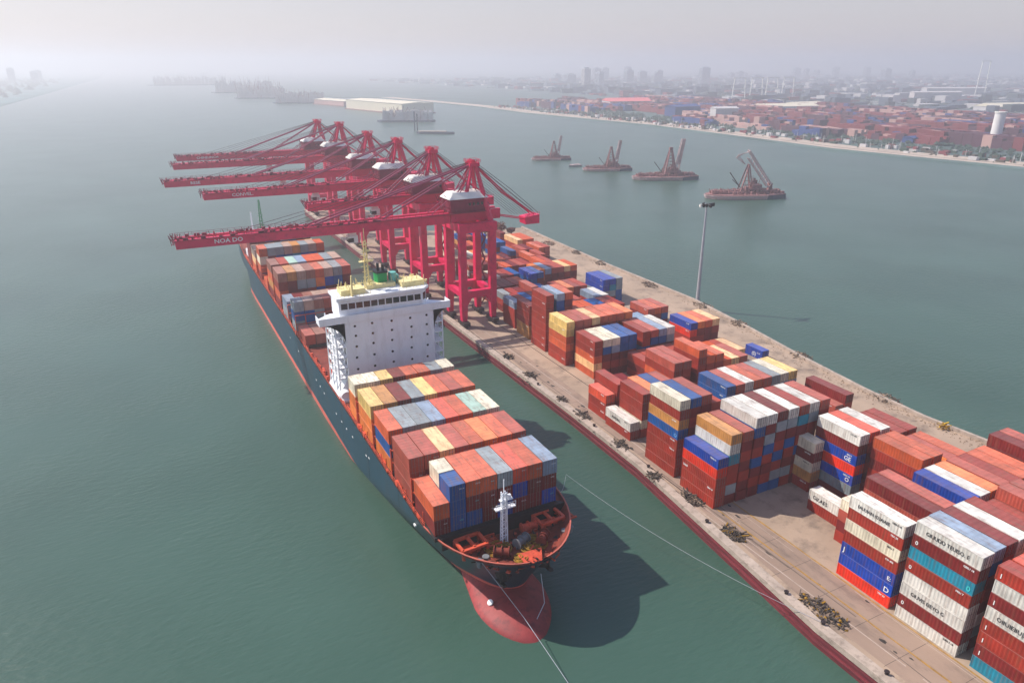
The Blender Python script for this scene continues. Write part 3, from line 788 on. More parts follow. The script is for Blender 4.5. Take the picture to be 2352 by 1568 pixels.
# forecastle gear
def mooring_frame(cx,cy,rot):
    mb = MB(); w_,l_,h_ = 2.6,1.9,1.9
    ca,sa = math.cos(rot),math.sin(rot)
    def T(x,y,z): return (cx+x*ca-y*sa, cy+x*sa+y*ca, z)
    for x in (-w_,0,w_): mb.bar(T(x,-l_,12.8+h_),T(x,l_,12.8+h_),.55,.5)
    for y in (-l_,l_): mb.bar(T(-w_,y,12.8+h_),T(w_,y,12.8+h_),.6,.5)
    for x in (-w_,w_):
        for y in (-l_,l_): mb.bar(T(x,y,12.8),T(x,y,12.8+h_),.5)
    mb.box(cx-w_*.7,cx+w_*.7,cy-.8,cy+.8,12.8,13.6)
    for i in range(6): mb.bar(T(w_,-1.4+i*.5,13.6),T(w_+3.2,-1.4+i*.5,13.3),.18)
    mb.bar(T(w_,-1.6,13.5),T(w_+3.4,-1.6,13.4),.35); mb.bar(T(w_,1.6,13.5),T(w_+3.4,1.6,13.4),.35)
    return mb.build('mooring_frame',M['orange'],ship)
mooring_frame(45.2,104.9,.06); mooring_frame(62.6,105.5,.08)
def winch(cx,cy,ax,m):
    mb = MB()
    mb.tube([(cx-1.4*ax[0],cy-1.4*ax[1],13.9),(cx+1.4*ax[0],cy+1.4*ax[1],13.9)],.75,14)
    for s_ in (-1.5,0,1.5): mb.tube([(cx+ax[0]*(s_-.1),cy+ax[1]*(s_-.1),13.9),(cx+ax[0]*(s_+.1),cy+ax[1]*(s_+.1),13.9)],1.1,14)
    mb.box(cx-1.6,cx+1.6,cy-.9,cy+.9,12.8,13.2)
    return mb.build('winch',m,ship)
winch(58.0,105.3,(1,0),M['orange']); winch(54.6,101.9,(.9,.4),M['grey']); winch(49.6,100.6,(.8,-.5),M['deck']); winch(58.8,100.9,(.7,.7),M['deck'])
def rope_pile(cx,cy,r,seed):
    mb = MB(); rg = random.Random(seed)
    for i in range(26):
        a0 = rg.uniform(0,6.28); rr_ = rg.uniform(.4,1)*r; ox,oy = rg.uniform(-.4,.4)*r,rg.uniform(-.4,.4)*r; zz = 12.9+rg.uniform(0,.9)*(1-rr_/r*.6)
        mb.tube([(cx+ox+math.cos(a0+t*.55)*rr_,cy+oy+math.sin(a0+t*.55)*rr_,zz+rg.uniform(-.06,.06)) for t in range(9)],.13,5)
    return mb.build('rope_pile',M['mustard'],ship)
rope_pile(49.6,102.6,2.3,1); rope_pile(56.4,101.2,2.2,2); rope_pile(52.4,98.0,1.3,3)
hp = MB(); rg = random.Random(9)
for i in range(150):
    Y = rg.uniform(95,106.5); hw = half(Y,15)-1.2
    if hw < .5: continue
    x = SX+rg.uniform(-hw,hw)
    if rg.random()<.5: hp.rock((x,Y,12.9),rg.uniform(.2,.55),rg,rg.randrange(3))
    else:
        b = rg.uniform(0,6.28); l_ = rg.uniform(.5,1.8); hp.bar((x,Y,13),(x+math.cos(b)*l_,Y+math.sin(b)*l_,13+rg.uniform(0,.9)),rg.uniform(.1,.3),m=rg.randrange(3))
hp.build('deck_gear',[M['orange'],M['dark'],M['deck']],ship)['kind'] = 'stuff'
MB().poly([(50.5,95.5,12.9),(55.5,95.2,12.9),(57.2,98.6,13.6),(52.4,98.9,13.6)],[(0,1,2,3)]).box(52.2,52.8,96,99,12.8,13.5).build('deck_plate',M['orange'],ship)
for (x,y) in ((44.6,99.8),(63.6,100.6)):
    mb = MB(); mb.tube([(x,y,12.8),(x,y,14.0)],.5,12); mb.tube([(x,y,14.0),(x,y,14.2)],.7,12); mb.tube([(x+1.6,y+.6,12.8),(x+1.6,y+.6,14.0)],.5,12); mb.tube([(x+1.6,y+.6,14.0),(x+1.6,y+.6,14.2)],.7,12)
    mb.build('mooring_bitts',M['grey'],ship)
# white foremast
fm = MB(); fx,fy = 52.0,104.3
for dx in (-.55,.55):
    for dy in (-.45,.45): fm.bar((fx+dx,fy+dy,12.8),(fx+dx*.7,fy+dy*.7,24.2),.24)
for i in range(14):
    z = 13.2+i*.8; fm.bar((fx-.55,fy-.45,z),(fx+.55,fy-.45,z+.8 if i%2 else z),.1); fm.bar((fx-.55,fy+.45,z),(fx+.55,fy+.45,z),.1); fm.bar((fx-.5,fy-.45,z),(fx-.5,fy+.45,z+.5),.1)
fm.box(fx-1.9,fx+2.3,fy-.5,fy+.5,20.6,20.85); fm.rail([(fx-1.9,fy-.5,20.85),(fx+2.3,fy-.5,20.85)],1.1,.6,.05)
fm.box(fx-.9,fx+1.8,fy-.4,fy+.4,22.4,22.6); fm.bar((fx,fy,24),(fx,fy,27),.16); fm.box(fx+.8,fx+1.4,fy-.3,fy+.3,22.6,23.4)
fm.build('foremast',M['white'],ship)
# anchors and pockets
for sgn in (-1,1):
    an = MB(); Y = 99.6; x = SX+sgn*(half(Y,9.5)+.35)
    an.tube([(x-sgn*1.2,Y+.3,9.8),(x+sgn*.15,Y-.4,9.6)],1.5,16)
    an.bar((x+sgn*.1,Y-.6,10.8),(x+sgn*.3,Y-.9,7.6),.5); an.bar((x+sgn*.2,Y-2.2,8.4),(x+sgn*.3,Y+1.0,7.6),.7,.5)
    an.build('anchor',M['dark'],ship)
for i,(Y,z) in enumerate(((118,12),(150,11),(152.5,10.4),(165,9.5),(171,9.0),(176,8.8),(182,8.6),(196,9),(201,9.2),(206,9.4),(232,9.6),(246,9.8))):
    MB().box(SX-half(Y,15)-.03,SX-half(Y,15)+.3,Y,Y+.9,z,z+.35).build('hull_mark',M['inkw'],ship)

sm_ = MB()
for Y in (128,151,176,205,236,268,300):
    sm_.poly([(SX-half(Y,z)-.02,Y,z) for z in (2,5,8,11,14.9)]+[(SX-half(Y+.14,z)-.02,Y+.14,z) for z in (14.9,11,8,5,2)],[tuple(range(10))])
sm_.build('plate_seam',M['black'],ship)['kind'] = 'stuff'
# superstructure
ss = MB(); F = 179.0; BK = 191.0
ss.box(42.2,67.4,F,BK,14.71,36.2)                       # the broad white block
ss.poly([(39.2,F+.1,14.71),(42.2,F+.1,14.71),(42.2,F+.1,20.5),(40.2,F+.1,17.5),(39.2,BK,14.71),(42.2,BK,14.71),(42.2,BK,20.5),(40.2,BK,17.5)],[(0,1,2,3),(4,7,6,5),(0,3,7,4),(3,2,6,7)])
ss.poly([(67.4,F+.1,14.71),(69.3,F+.1,14.71),(68.9,F+.1,17.5),(67.4,F+.1,20.5),(67.4,BK,14.71),(69.3,BK,14.71),(68.9,BK,17.5),(67.4,BK,20.5)],[(0,1,2,3),(4,7,6,5),(1,5,6,2),(2,6,7,3)])
ss.build('accommodation_block',M['white'],ship)
block = ship.children[-1] if False else [o for o in ship.children if o.name.startswith('accommodation_block')][0]
for side,(xa,xb) in enumerate(((39.5,42.2),(67.4,70.2))):
    ga = MB(); xo = xa if side == 0 else xb-.3
    for z in (20.2,23.2,26.2,29.2,32.2,35.0): ga.box(xa,xb,F+.05,BK-.4,z,z+.28)
    for y in (F+.1,F+3.8,F+7.6,BK-.9): ga.box(xo,xo+.3,y,y+.35,15,36)
    for z in (20.48,23.48,26.48,29.48,32.48):
        ga.rail([(xo+.15,F+.2,z),(xo+.15,BK-.6,z)],1.0,1.4,.04)
        ga.rail([(xa+.1,F+.12,z),(xb-.1,F+.12,z)],1.0,.7,.04)
    for z in (21,24,27,30,33): ga.bar((xa+.6,F+1,z-.6),(xa+.6,F+4.4,z+2.0),.5,.1)
    ga.build('side_gallery',M['white'],ship)
for (xa,xb) in ((42.12,42.2),(67.4,67.48)):

    for z in (20.8,23.7,26.7,29.7,32.6):
        for y in (F+1.2,F+5,F+8.6): MB().box(xa,xb,y,y+1.6,z,z+1.9).build('gallery_door',M['glass'],ship)
br = MB()
br.prism([(35.6,F-.3),(72.4,F-.3),(72.4,F+3.6),(68,F+7),(40,F+7),(35.6,F+3.6)],36.2,37.0)
for (a,b_) in (((35.6,F-.3),(72.4,F-.3)),((35.6,F-.3),(35.6,F+3.6)),((72.4,F-.3),(72.4,F+3.6))):
    br.bar((a[0],a[1],37.6),(b_[0],b_[1],37.6),.14,1.25)
for s_,x0,x1 in ((1,42.2,36.4),(-1,67.4,71.6)):          # curved brackets under the wings
    pr = [(x0,36.2),(x1,36.2),(x0+(x1-x0)*.62,35.5),(x0+(x1-x0)*.3,34.2),(x0+(x1-x0)*.1,32.5),(x0,30.5)]
    for y in (F-.05,F+.4):
        br.poly([(x,y,z) for x,z in pr],[tuple(range(6)),tuple(range(6))[::-1]])
    br.poly([(x,F-.05,z) for x,z in pr]+[(x,F+.4,z) for x,z in pr],[(i,i+1,i+7,i+6) for i in range(1,5)])
br.build('bridge_wing',M['white'],ship)
wh_ = MB()
wo = [(41.3,F+.9),(64.4,F+.3),(66.2,F+2.2),(66.2,F+9),(41.3,F+9)]
wh_.prism(wo,37.0,42.2)
wh_.prism([(40.7,F+.3),(64.7,F-.3),(67.0,F+2.0),(67.0,F+9.5),(40.7,F+9.5)],42.2,42.9)
wheel = wh_.build('wheelhouse',M['white'],ship)
nw = 11
for i in range(nw):
    x0 = 41.9+i*2.03; y0 = F+.9-.6*(x0-41.3)/23.1
    MB().poly([(x0,y0-.06,39.6),(x0+1.72,y0-.105,39.6),(x0+1.72,y0-.105,41.2),(x0,y0-.06,41.2),(x0,y0+.1,39.6),(x0+1.72,y0+.1,39.6),(x0+1.72,y0+.1,41.2),(x0,y0+.1,41.2)],[(0,1,2,3),(1,5,6,2),(4,0,3,7),(3,2,6,7)]).build('window',M['glass'],wheel)
MB().poly([(64.75,F+.55,39.3),(66.0,F+1.85,39.3),(66.0,F+1.85,41.3),(64.75,F+.55,41.3)],[(0,1,2,3)]).build('window',M['glass'],wheel)
for ci,x in enumerate((44.9,49.6,55.0,60.6,65.2)):
    for z in (19.6,22.6,26.0,29.2,32.2,34.9):
        dx = random.uniform(-.15,.15); dz = random.uniform(-.15,.15)
        MB().tube([(x+dx,F-.06,z+dz),(x+dx,F+.05,z+dz)],.34,12).build('porthole',M['glass'],block)
tp = MB(); tp.box(42.6,49.2,F+2.4,F+7,42.9,44.3); tp.box(59.6,66.2,F+3,F+8,42.9,44.3); tp.box(50.4,58.5,F+5,F+8,42.9,44)
tp.rail([(41,F+.6,42.9),(50,F+.3,42.9)],1.1,1,.05); tp.rail([(58,F+.1,42.9),(66.5,F+1.9,42.9),(66.5,F+9,42.9)],1.1,1,.05)
tp.bar((45.2,F+1.4,42.9),(45.4,F+1.4,48.5),.9,.5,.5,.3)
rg = random.Random(21)
for i in range(60):
    x,y = rg.uniform(42.5,66.5),rg.uniform(F+2,F+8.5); z = 43.9
    tp.bar((x,y,z),(x+rg.uniform(-.4,.4),y,z+rg.uniform(.4,2.2)),rg.uniform(.06,.16))
    if i%4==0: tp.box(x,x+rg.uniform(.4,1.1),y,y+.5,z,z+rg.uniform(.4,.9))
tp.build('monkey_island',M['yellow'],ship)
fu = MB(); fu.prism([(54.0,F+6.6),(56.7,F+6.6),(57.1,F+8),(56.8,F+10.6),(54.0,F+10.6),(53.6,F+8)],36.3,46.6)
funnel = fu.build('funnel',M['green'],ship)
MB().prism([(53.8,F+6.4),(56.9,F+6.4),(57.4,F+8),(57.0,F+10.8),(53.8,F+10.8),(53.3,F+8)],46.6,47.1).tube([(54.6,F+8,47.1),(54.6,F+8,49.2)],.4,10).tube([(56.0,F+8,47.1),(56.0,F+8,48.6)],.4,10).build('funnel_top',M['black'],funnel)
MB().tube([(58.6,F+8,36.3),(58.6,F+8,46.2)],1.1,16).box(58.2,60.4,F+7.6,F+9.6,36.3,45.2).build('engine_casing',M['teal'],ship)
rm_ = MB(); mx,my = 51.0,F+6.5
for dx in (-.6,.6):
    for dy in (-.5,.5): rm_.bar((mx+dx,my+dy,42.9),(mx+dx*.5,my+dy*.5,56),.16)
rg = random.Random(2)
for i in range(26):
    z = 43.2+i*.5; rm_.bar((mx-.6,my-.5,z),(mx+.6,my+.5*(1 if i%2 else -1),z+.4),.09)
    if i%3==0: rm_.bar((mx+rg.uniform(-2.2,-.6),my-.3,z),(mx+rg.uniform(.6,2.2),my-.3,z+rg.uniform(-.2,.2)),.13)
rm_.box(mx-1.8,mx+1.8,my-.7,my+.7,50.4,50.6); rm_.rail([(mx-1.8,my-.7,50.6),(mx+1.8,my-.7,50.6)],1,.6,.05); rm_.bar((mx,my,56),(mx,my,59.5),.12)
rm_.bar((mx-1.2,my-.5,53.2),(mx+1.2,my-.5,53.4),.3); rm_.build('radar_mast',M['yellow'],ship)
# lifeboat and stores on the open deck around the block
MB().tube([(40.4,F-2.6,16.4),(40.4,F-1.6,16.6),(40.4,F-.6,16.4)],1.3,12).box(39.5,41.6,F-3.2,F-.2,14.71,15.4).build('ventilator',M['white'],ship)
dk = MB(); dk.box(41,45.4,F+14,F+19,14.71,17.2); dk.box(46.2,52,F+13.6,F+22,14.71,20.6); dk.box(53,60,F+15,F+30,14.71,18.5); dk.box(60.5,67,F+14,F+28,14.71,20.5); dk.build('deck_house',M['orange'],ship)
MB().box(41.2,45.2,F+15,F+18.6,17.2,17.7).tube([(48.8,F+17.5,20.6),(48.8,F+17.5,21.2)],2.3,16).build('hatch_lid',M['yellow'],ship)
# after deck
ad = MB(); ad.box(40.5,66.5,346,360,14.71,17.5); ad.box(44,63,362,392,14.71,19.5); ad.build('poop_house',M['white'],ship)
MB().tube([(48,385,19.5),(48,385,30)],.3,8).rail([(44,362.2,19.5),(63,362.2,19.5)],1.1,1.5,.06).build('stern_mast',M['white'],ship)
am = MB(); ax_,ay_ = 50.8,372.0
for dx in (-.8,.8): 
    for dy in (-.6,.6): am.bar((ax_+dx,ay_+dy,19.5),(ax_+dx*.3,ay_+dy*.3,38),.22)
rg = random.Random(6)
for i in range(34):
    z = 20+i*.54; l_ = 2.4*(1-i/40); am.bar((ax_-rg.uniform(.2,1)*l_,ay_,z+rg.uniform(-.3,.3)),(ax_+rg.uniform(.2,1)*l_,ay_,z+rg.uniform(-.3,.3)),.17)
am.build('after_mast',M['green'],ship)

# ------------------------------------------------------------------ mooring lines
def rope(pts,r,label,sag=0.0):
    P_ = [Vector(p) for p in pts]; out = []
    for a,b_ in zip(P_,P_[1:]):
        for i in range(14):
            t = i/14; q = a.lerp(b_,t); q.z -= sag*4*t*(1-t); out.append(q)
    out.append(P_[-1])
    o = MB().tube(out,r,5).build('mooring_line',M['steel'])
    return tag(o,label,'rope','mooring lines of the ship')
rope([(44.2,99.4,15.2),(50.2,92.4,4.35),(51.8,78,0.1),(53,60,-.6)],.065,'pale rope running from the bow over the red bulb and out of frame')
rope([(69.0,112,15.3),(78.6,124.5,9.5),(98.3,66,4.6)],.04,'long pale rope slanting from the ship bow across the channel to the pier',2.2)
rope([(55.2,95.2,10.6),(54.6,92.6,6),(52.2,91.2,4.3)],.08,'short pale rope hanging beside the dark anchor at the bow')

# ------------------------------------------------------------------ cranes
def crane(yc, tipx, hgt, label, txt=None, first=False, seed=0, fore=-.56):
    root = tag(empty('gantry_crane',(103.6,yc,PZ)),label,'crane','red gantry cranes lined up along the pier')
    X0,X1,YH = .9,13.4,7.0
    K = hgt
    def part(mb,name,m,parent=root):
        o = bpy.data.objects.new(name,mb.mesh(name,m if isinstance(m,list) else [m])); COL.objects.link(o); o.parent = parent; return o
    for x in (X0,X1):
        for y in (-YH,YH):
            leg = MB(); leg.bar((x,y,2.3),(x,y,9),2.0,2.3,2.7,2.6); leg.bar((x,y,9),(x,y,K-3.5),2.7,2.6,2.5,2.4)
            L_ = part(leg,'leg',M['crane'])
            bo = MB(); bo.box(x-1.3,x+1.3,y-3.4,y+3.4,1.0,2.4)
            for i in range(4):
                yy = y-2.7+i*1.8; bo.tube([(x-.45,yy,.55),(x+.45,yy,.55)],.52,10)
            part(bo,'bogie',M['dark'],L_)
    for y in (-YH,YH):
        mb = MB(); mb.box(X0+1.2,X1-1.2,y-1.1,y+1.1,11.6,14.3)
        for s_,x in ((1,X0+1.2),(-1,X1-1.2)):     # haunches under the tie
            mb.poly([(x,y-1,11.7),(x+s_*2.2,y-1,11.7),(x,y-1,8.4),(x,y+1,11.7),(x+s_*2.2,y+1,11.7),(x,y+1,8.4)],[(0,1,2),(5,4,3),(1,4,5,2)])
        part(mb,'tie_beam',M['crane'])
        mb = MB(); mb.box(X0-1.6,X1+1.6,y-1.45,y+1.45,K-3.6,K-.2); part(mb,'portal_beam',M['crane'])
    for x in (X0,X1):
        mb = MB(); mb.box(x-1.1,x+1.1,-YH+1.3,YH-1.3,12.1,14.1); part(mb,'side_beam',M['crane'])
        mb = MB(); mb.box(x-1.2,x+1.2,-YH+1.4,YH-1.4,K-3.4,K-.4); part(mb,'side_beam',M['crane'])
    # main girder and boom (local x)
    tx = tipx-103.6
    gd_ = MB()
    for y in (-2.3,2.3): gd_.box(-1.5,19,y-.75,y+.75,K-.18,K+3.6)
    for i in range(6): gd_.box(i*3.6-.6,i*3.6-.1,-1.6,1.6,K+.3,K+.9)
    part(gd_,'main_girder',M['crane'])
    bo = MB()
    for y in (-2.3,2.3): bo.poly([(tx,y-.7,K+.1),(tx,y+.7,K+.1),(tx,y+.7,K+3.0),(tx,y-.7,K+3.0),(-1.9,y-.7,K-.4),(-1.9,y+.7,K-.4),(-1.9,y+.7,K+3.5),(-1.9,y-.7,K+3.5)],[(0,3,2,1),(4,5,6,7),(0,1,5,4),(3,7,6,2),(0,4,7,3),(1,2,6,5)])
    n = int(-tx/6)
    for i in range(n): 
        x = tx+1+i*6; bo.box(x,x+.6,-1.6,1.6,K+1.0,K+1.7)
    boom = part(bo,'boom',M['crane'])
    rg = random.Random(seed); wk = MB()
    for y in (-3.3,3.3):
        wk.box(tx-1,-2.5,y-.35,y+.35,K+2.9,K+3.0) if tx < -3 else None
        wk.rail([(tx-1,y+(-.3 if y<0 else .3),K+3.0),(-2.5,y+(-.3 if y<0 else .3),K+3.4)],1.1,2.2,.05)
    for i in range(int(-tx*1.7)):                 # sheaves, lamps and cable hangers on the boom
        x = rg.uniform(tx,tx*.3); y = rg.choice((-2.9,2.3,-1.5)); z = K+3.0
        if rg.random()<.5: wk.bar((x,y,z),(x+rg.uniform(-.8,.8),y,z+rg.uniform(.5,1.5)),.14)
        else: wk.box(x,x+rg.uniform(.4,1.3),y-.4,y+.4,z,z+rg.uniform(.3,.9))
    for i in range(14): wk.bar((tx+rg.uniform(-1.2,1.5),rg.uniform(-3,3),K+1+rg.uniform(0,1)),(tx+rg.uniform(-2,2),rg.uniform(-3,3),K+3.2+rg.uniform(0,1.6)),.16)
    part(wk,'boom_walkway',M['craned'],boom)
    if txt:
        o = lettering(txt,1.9,M['inkw'],boom,(tx+11.5,-3.06,K+.95),(1,.0,0),(0,0,1),'lettering',1.15,.03)
    # machinery house
    mh = MB(); mh.box(-2.2,12.6,-4.6,4.6,K+3.61,K+8.6)
    house = part(mh,'machinery_house',M['craned'])
    rf = MB(); rf.poly([(-2.8,-5.1,K+8.6),(13.2,-5.1,K+8.6),(13.2,5.1,K+8.6),(-2.8,5.1,K+8.6),(-.6,-3.2,K+10.8),(11,-3.2,K+10.8),(11,3.2,K+10.8),(-.6,3.2,K+10.8)],[(4,5,6,7),(0,1,5,4),(1,2,6,5),(2,3,7,6),(3,0,4,7),(3,2,1,0)])
    part(rf,'roof',M['cranew'],house)
    wn = MB()
    for i in range(4): wn.box(5.0+i*1.7,6.0+i*1.7,-4.66,-4.58,K+6.0,K+7.0)
    part(wn,'window_band',M['glass'],house)
    hs = MB()
    for i in range(60):
        x = rg.uniform(-4.5,2); y = rg.uniform(-5,5); z = K+rg.uniform(3.6,8)
        hs.bar((x,y,z),(x+rg.uniform(-1.4,1.4),y+rg.uniform(-1,1),z+rg.uniform(.3,2.6)),.18)
    hs.rail([(-3,-5.4,K+3.7),(13.5,-5.4,K+3.7)],1.1,1.5,.05); hs.rail([(-3,5.4,K+3.7),(13.5,5.4,K+3.7)],1.1,1.5,.05); hs.box(-3,13.6,-5.5,-4.7,K+3.45,K+3.6)
    part(hs,'winch_gear',M['craned'],house)
    # apex frame
    AX,AZ = 8.9,K+20.5
    for y in (-1,1):
        mb = MB(); mb.bar((3.0,y*3.6,K+3.5),(AX-.6,y*1.2,AZ),1.2,1.2,1.0,1.0); part(mb,'apex_column',M['crane'])
        mb = MB(); mb.bar((X1+.2,y*6.2,K-.6),(AX+.6,y*1.3,AZ),1.7,1.5,1.1,1.1); part(mb,'apex_leg',M['crane'])
    mb = MB(); mb.bar((5.2,-2.6,K+10.6),(5.2,2.6,K+10.6),.5); mb.bar((11.4,-4.0,K+10),(11.4,4.0,K+10),.6); mb.bar((5.2,0,K+10.6),(11.4,0,K+10),.4); 
    for i in range(10): mb.bar((4.2+i*.42,-3.05+i*.18,K+5+i*1.5),(4.2+i*.42,3.05-i*.18,K+5+i*1.5),.12)
    for y in (-2.0,2.0):
        mb.bar((-2.5,y,K+3.6),(AX-1,y*.5,AZ-.5),.34); mb.bar((0,y*1.8,K+8.6),(AX-.6,y*.5,AZ-4),.26); mb.bar((X1,y*2.6,K+6),(AX-2.2,y*.8,K+14),.26); mb.bar((5.2,y*1.3,K+10.6),(X1-1.2,y*2.2,K+4),.26); mb.bar((-9,y,K+3.4),(AX-3.2,y*.7,K+13.5),.26)
    part(mb,'cross_bracing',M['pinkstay'])
    hd = MB(); hd.box(AX-2.0,AX+2.0,-2.3,2.3,AZ-.7,AZ+.7); hd.rail([(AX-2.4,-2.5,AZ+.7),(AX+2.4,-2.5,AZ+.7),(AX+2.4,2.5,AZ+.7),(AX-2.4,2.5,AZ+.7),(AX-2.4,-2.5,AZ+.7)],1.2,.8,.05)
    for y in (-1.5,-.5,.5,1.5): hd.tube([(AX-.3,y-.12,AZ+.9),(AX-.3,y+.12,AZ+.9)],1.0,12)
    for i in range(34):
        a = rg.uniform(0,6.28); hd.bar((AX+math.cos(a)*1.2,math.sin(a)*1.4,AZ+.4),(AX+math.cos(a)*2.7,math.sin(a)*2.4,AZ+rg.uniform(-.4,1.9)),.11)
    part(hd,'apex_head',M['crane'])
    for (fr_,r_) in ((fore,.36),(fore*.52,.3)):
        for y in (-1.9,1.9):
            mb = MB(); mb.tube([(AX-1,y*.6,AZ),(fr_*-tx,y,K+3.2)],r_ if y<0 else r_*.8,6); part(mb,'forestay',M['pinkstay'])
    st = MB()
    for k in range(5): st.tube([(AX-.6,(k-2)*.5,AZ+.8),((fore-.06*k)*-tx,(k-2)*.8,K+3.4)],.07,4)
    for k in range(9): st.tube([(AX+.8,(k-4)*.4,AZ-.2-k*.9),(35.5-k*1.1,(k-4)*.5,K-.3)],.06,4)
    st.tube([(AX+1,-1.4,AZ+.5),(24,-1.8,K+10.5),(36.4,-2,K+.2)],.10,5); st.tube([(AX+1,1.4,AZ+.5),(24,1.8,K+10.0),(36.4,2,K+.2)],.10,5)
    part(st,'wire_ropes',M['cable'])
    for y in (-1.9,1.9):
        mb = MB(); mb.tube([(AX+1,y*.6,AZ-.4),(22,y,K+8.8),(34.5,y,K-.2)],.3,6); part(mb,'backstay',M['crane'])
    rp = MB(); rp.poly([(30.6,-2.6,K-4.0),(36.8,-2.6,K-4.0),(36.8,2.6,K-4.0),(30.6,2.6,K-4.0),(30.2,-2.6,K-1.2),(36.8,-2.6,K-.4),(36.8,2.6,K-.4),(30.2,2.6,K-1.2)],[(3,2,1,0),(4,5,6,7),(0,1,5,4),(1,2,6,5),(2,3,7,6),(3,0,4,7)])
    rp.rail([(30.4,-2.6,K-1.2),(36.8,-2.6,K-.4)],1.1,.9,.05)
    for y in (-2.3,2.3): rp.bar((18.8,y,K+.6),(31,y,K-2.0),.35)
    part(rp,'rear_platform',M['crane'])
    # stair tower and operator cab
    sw_ = MB()
    for i in range(9):
        z = 3+i*4.0
        if z+4 > K: break
        sw_.bar((X1+2.0,YH-3 if i%2 else YH+1,z),(X1+2.0,YH+1 if i%2 else YH-3,z+4),.7,.12); sw_.rail([(X1+2.4,YH-3.4,z+4),(X1+2.4,YH+1.4,z+4)],1.0,1.2,.04)
    part(sw_,'stair',M['craned'])
    if tx < -30:
        cb = MB(); cx = tx*.42; cb.box(cx,cx+3.4,-1.5,1.5,K-4.2,K-1.6); cb.box(cx+.4,cx+3.0,-1.0,1.0,K-1.6,K-.1); cab = part(cb,'operator_cab',M['cranew'])
        part(MB().box(cx-.05,cx+1.9,-1.56,1.56,K-3.9,K-2.4),'window',M['glass'],cab)
    return root
crane(251.0,7.0,40.8,'nearest red gantry crane, its boom lettered white over the aft ship deck','NOA DO',seed=1)
crane(293.0,58.0,41.5,'red gantry crane with short boom, second from the ship bridge',None,seed=2)
crane(338.0,23.5,41.6,'third nearest red gantry crane, lower lettered boom of the far cluster','CONVEL.',seed=3)
crane(387.0,10.5,41.0,'fourth nearest red gantry crane, boom reaching farthest over the river','RESE',seed=4)
crane(445.0,18.0,42.0,'fifth nearest red gantry crane, middle boom of the far cluster',None,seed=5)
crane(503.0,23.0,40.0,'farthest red gantry crane, its topmost boom held by long dark stays','CHINEUNCH',seed=6)

# ------------------------------------------------------------------ lamp mast
lm = tag(empty('lamp_mast',(207.8,226.8,PZ)),'tall pale steel lamp mast with floodlights at the outer pier wall','lamp mast')
def lpart(mb,name,m,par=lm):
    o = bpy.data.objects.new(name,mb.mesh(name,[m])); COL.objects.link(o); o.parent = par; return o
lpart(MB().tube([(0,0,0),(0,0,42)],.85,14,r2=.36),'pole',M['steel'])
lpart(MB().box(-1,1,-1,1,0,.5),'base_plate',M['grey'])
hd_ = lpart(MB().tube([(0,0,41.6),(0,0,42.2)],.8,12).box(-3.6,3.6,-.2,.2,42.0,42.3).box(-.2,.2,-2.6,2.6,42.0,42.3),'lamp_head',M['grey'])
for i,(x,y) in enumerate(((-3.4,0),(-2.1,-.3),(-.8,-.6),(.8,-.6),(2.1,-.3),(3.4,0),(0,2.2),(0,-2.2))):
    lpart(MB().box(x-.45,x+.45,y-.55,y-.15,41.2,42.6).box(x-.3,x+.3,y-.15,y+.4,41.5,42.3),'floodlight',M['dark'] if i else M['cranew'],hd_)

# ------------------------------------------------------------------ bush on the pier end
def foliage(cx,cy,cz,rx,rz,n,seed,leaf,m,nm):
    rg = random.Random(seed); mb = MB()
    lumps = [(rg.uniform(-.6,.6)*rx,rg.uniform(-.6,.6)*rx,rg.uniform(-.5,.5)*rz,rg.uniform(.35,.6)) for _ in range(9)]
    for i in range(n):
        l_ = lumps[i%9]; a,b = rg.uniform(0,6.28),rg.uniform(-1,1); q = rg.random()**.4*l_[3]
        x = cx+l_[0]+math.cos(a)*math.sqrt(1-b*b)*q*rx; y = cy+l_[1]+math.sin(a)*math.sqrt(1-b*b)*q*rx; z = cz+l_[2]+b*q*rz
        u = Vector((rg.uniform(-1,1),rg.uniform(-1,1),rg.uniform(-.6,.6))).normalized()*leaf; v = Vector((rg.uniform(-1,1),rg.uniform(-1,1),rg.uniform(-1,1))).normalized()*leaf
        p = Vector((x,y,z)); mb.face([p-u,p+v,p+u,p-v],rg.randrange(len(m)))
    return mb
for i,(x,y,r,h,lb) in enumerate(((190.5,384,4.6,8,'tall reddish brown bush at the far end of the pier'),(196.5,382,3.2,4.5,'low brown bush beside the taller one at the pier end'),(181.5,388,3.6,5,'dull grey brown bush beside the dark blue containers at the pier end'))):
    t = tag(empty('bush',(x,y,PZ)),lb,'bush','bushes at the pier end')
    o = foliage(0,0,h*.62,r,h*.42,1500,i+60,.34,[M['vegb'],M['y_red'],M['rubblet']],'x').build('foliage',[M['vegb'],M['y_red'],M['rubblet']],t,False)
    mb = MB()
    for k in range(7): mb.tube([(0,0,0),(random.uniform(-.6,.6)*r,random.uniform(-.6,.6)*r,h*.7)],.16,5,r2=.05)
    mb.build('stem',M['bark'],t,False)

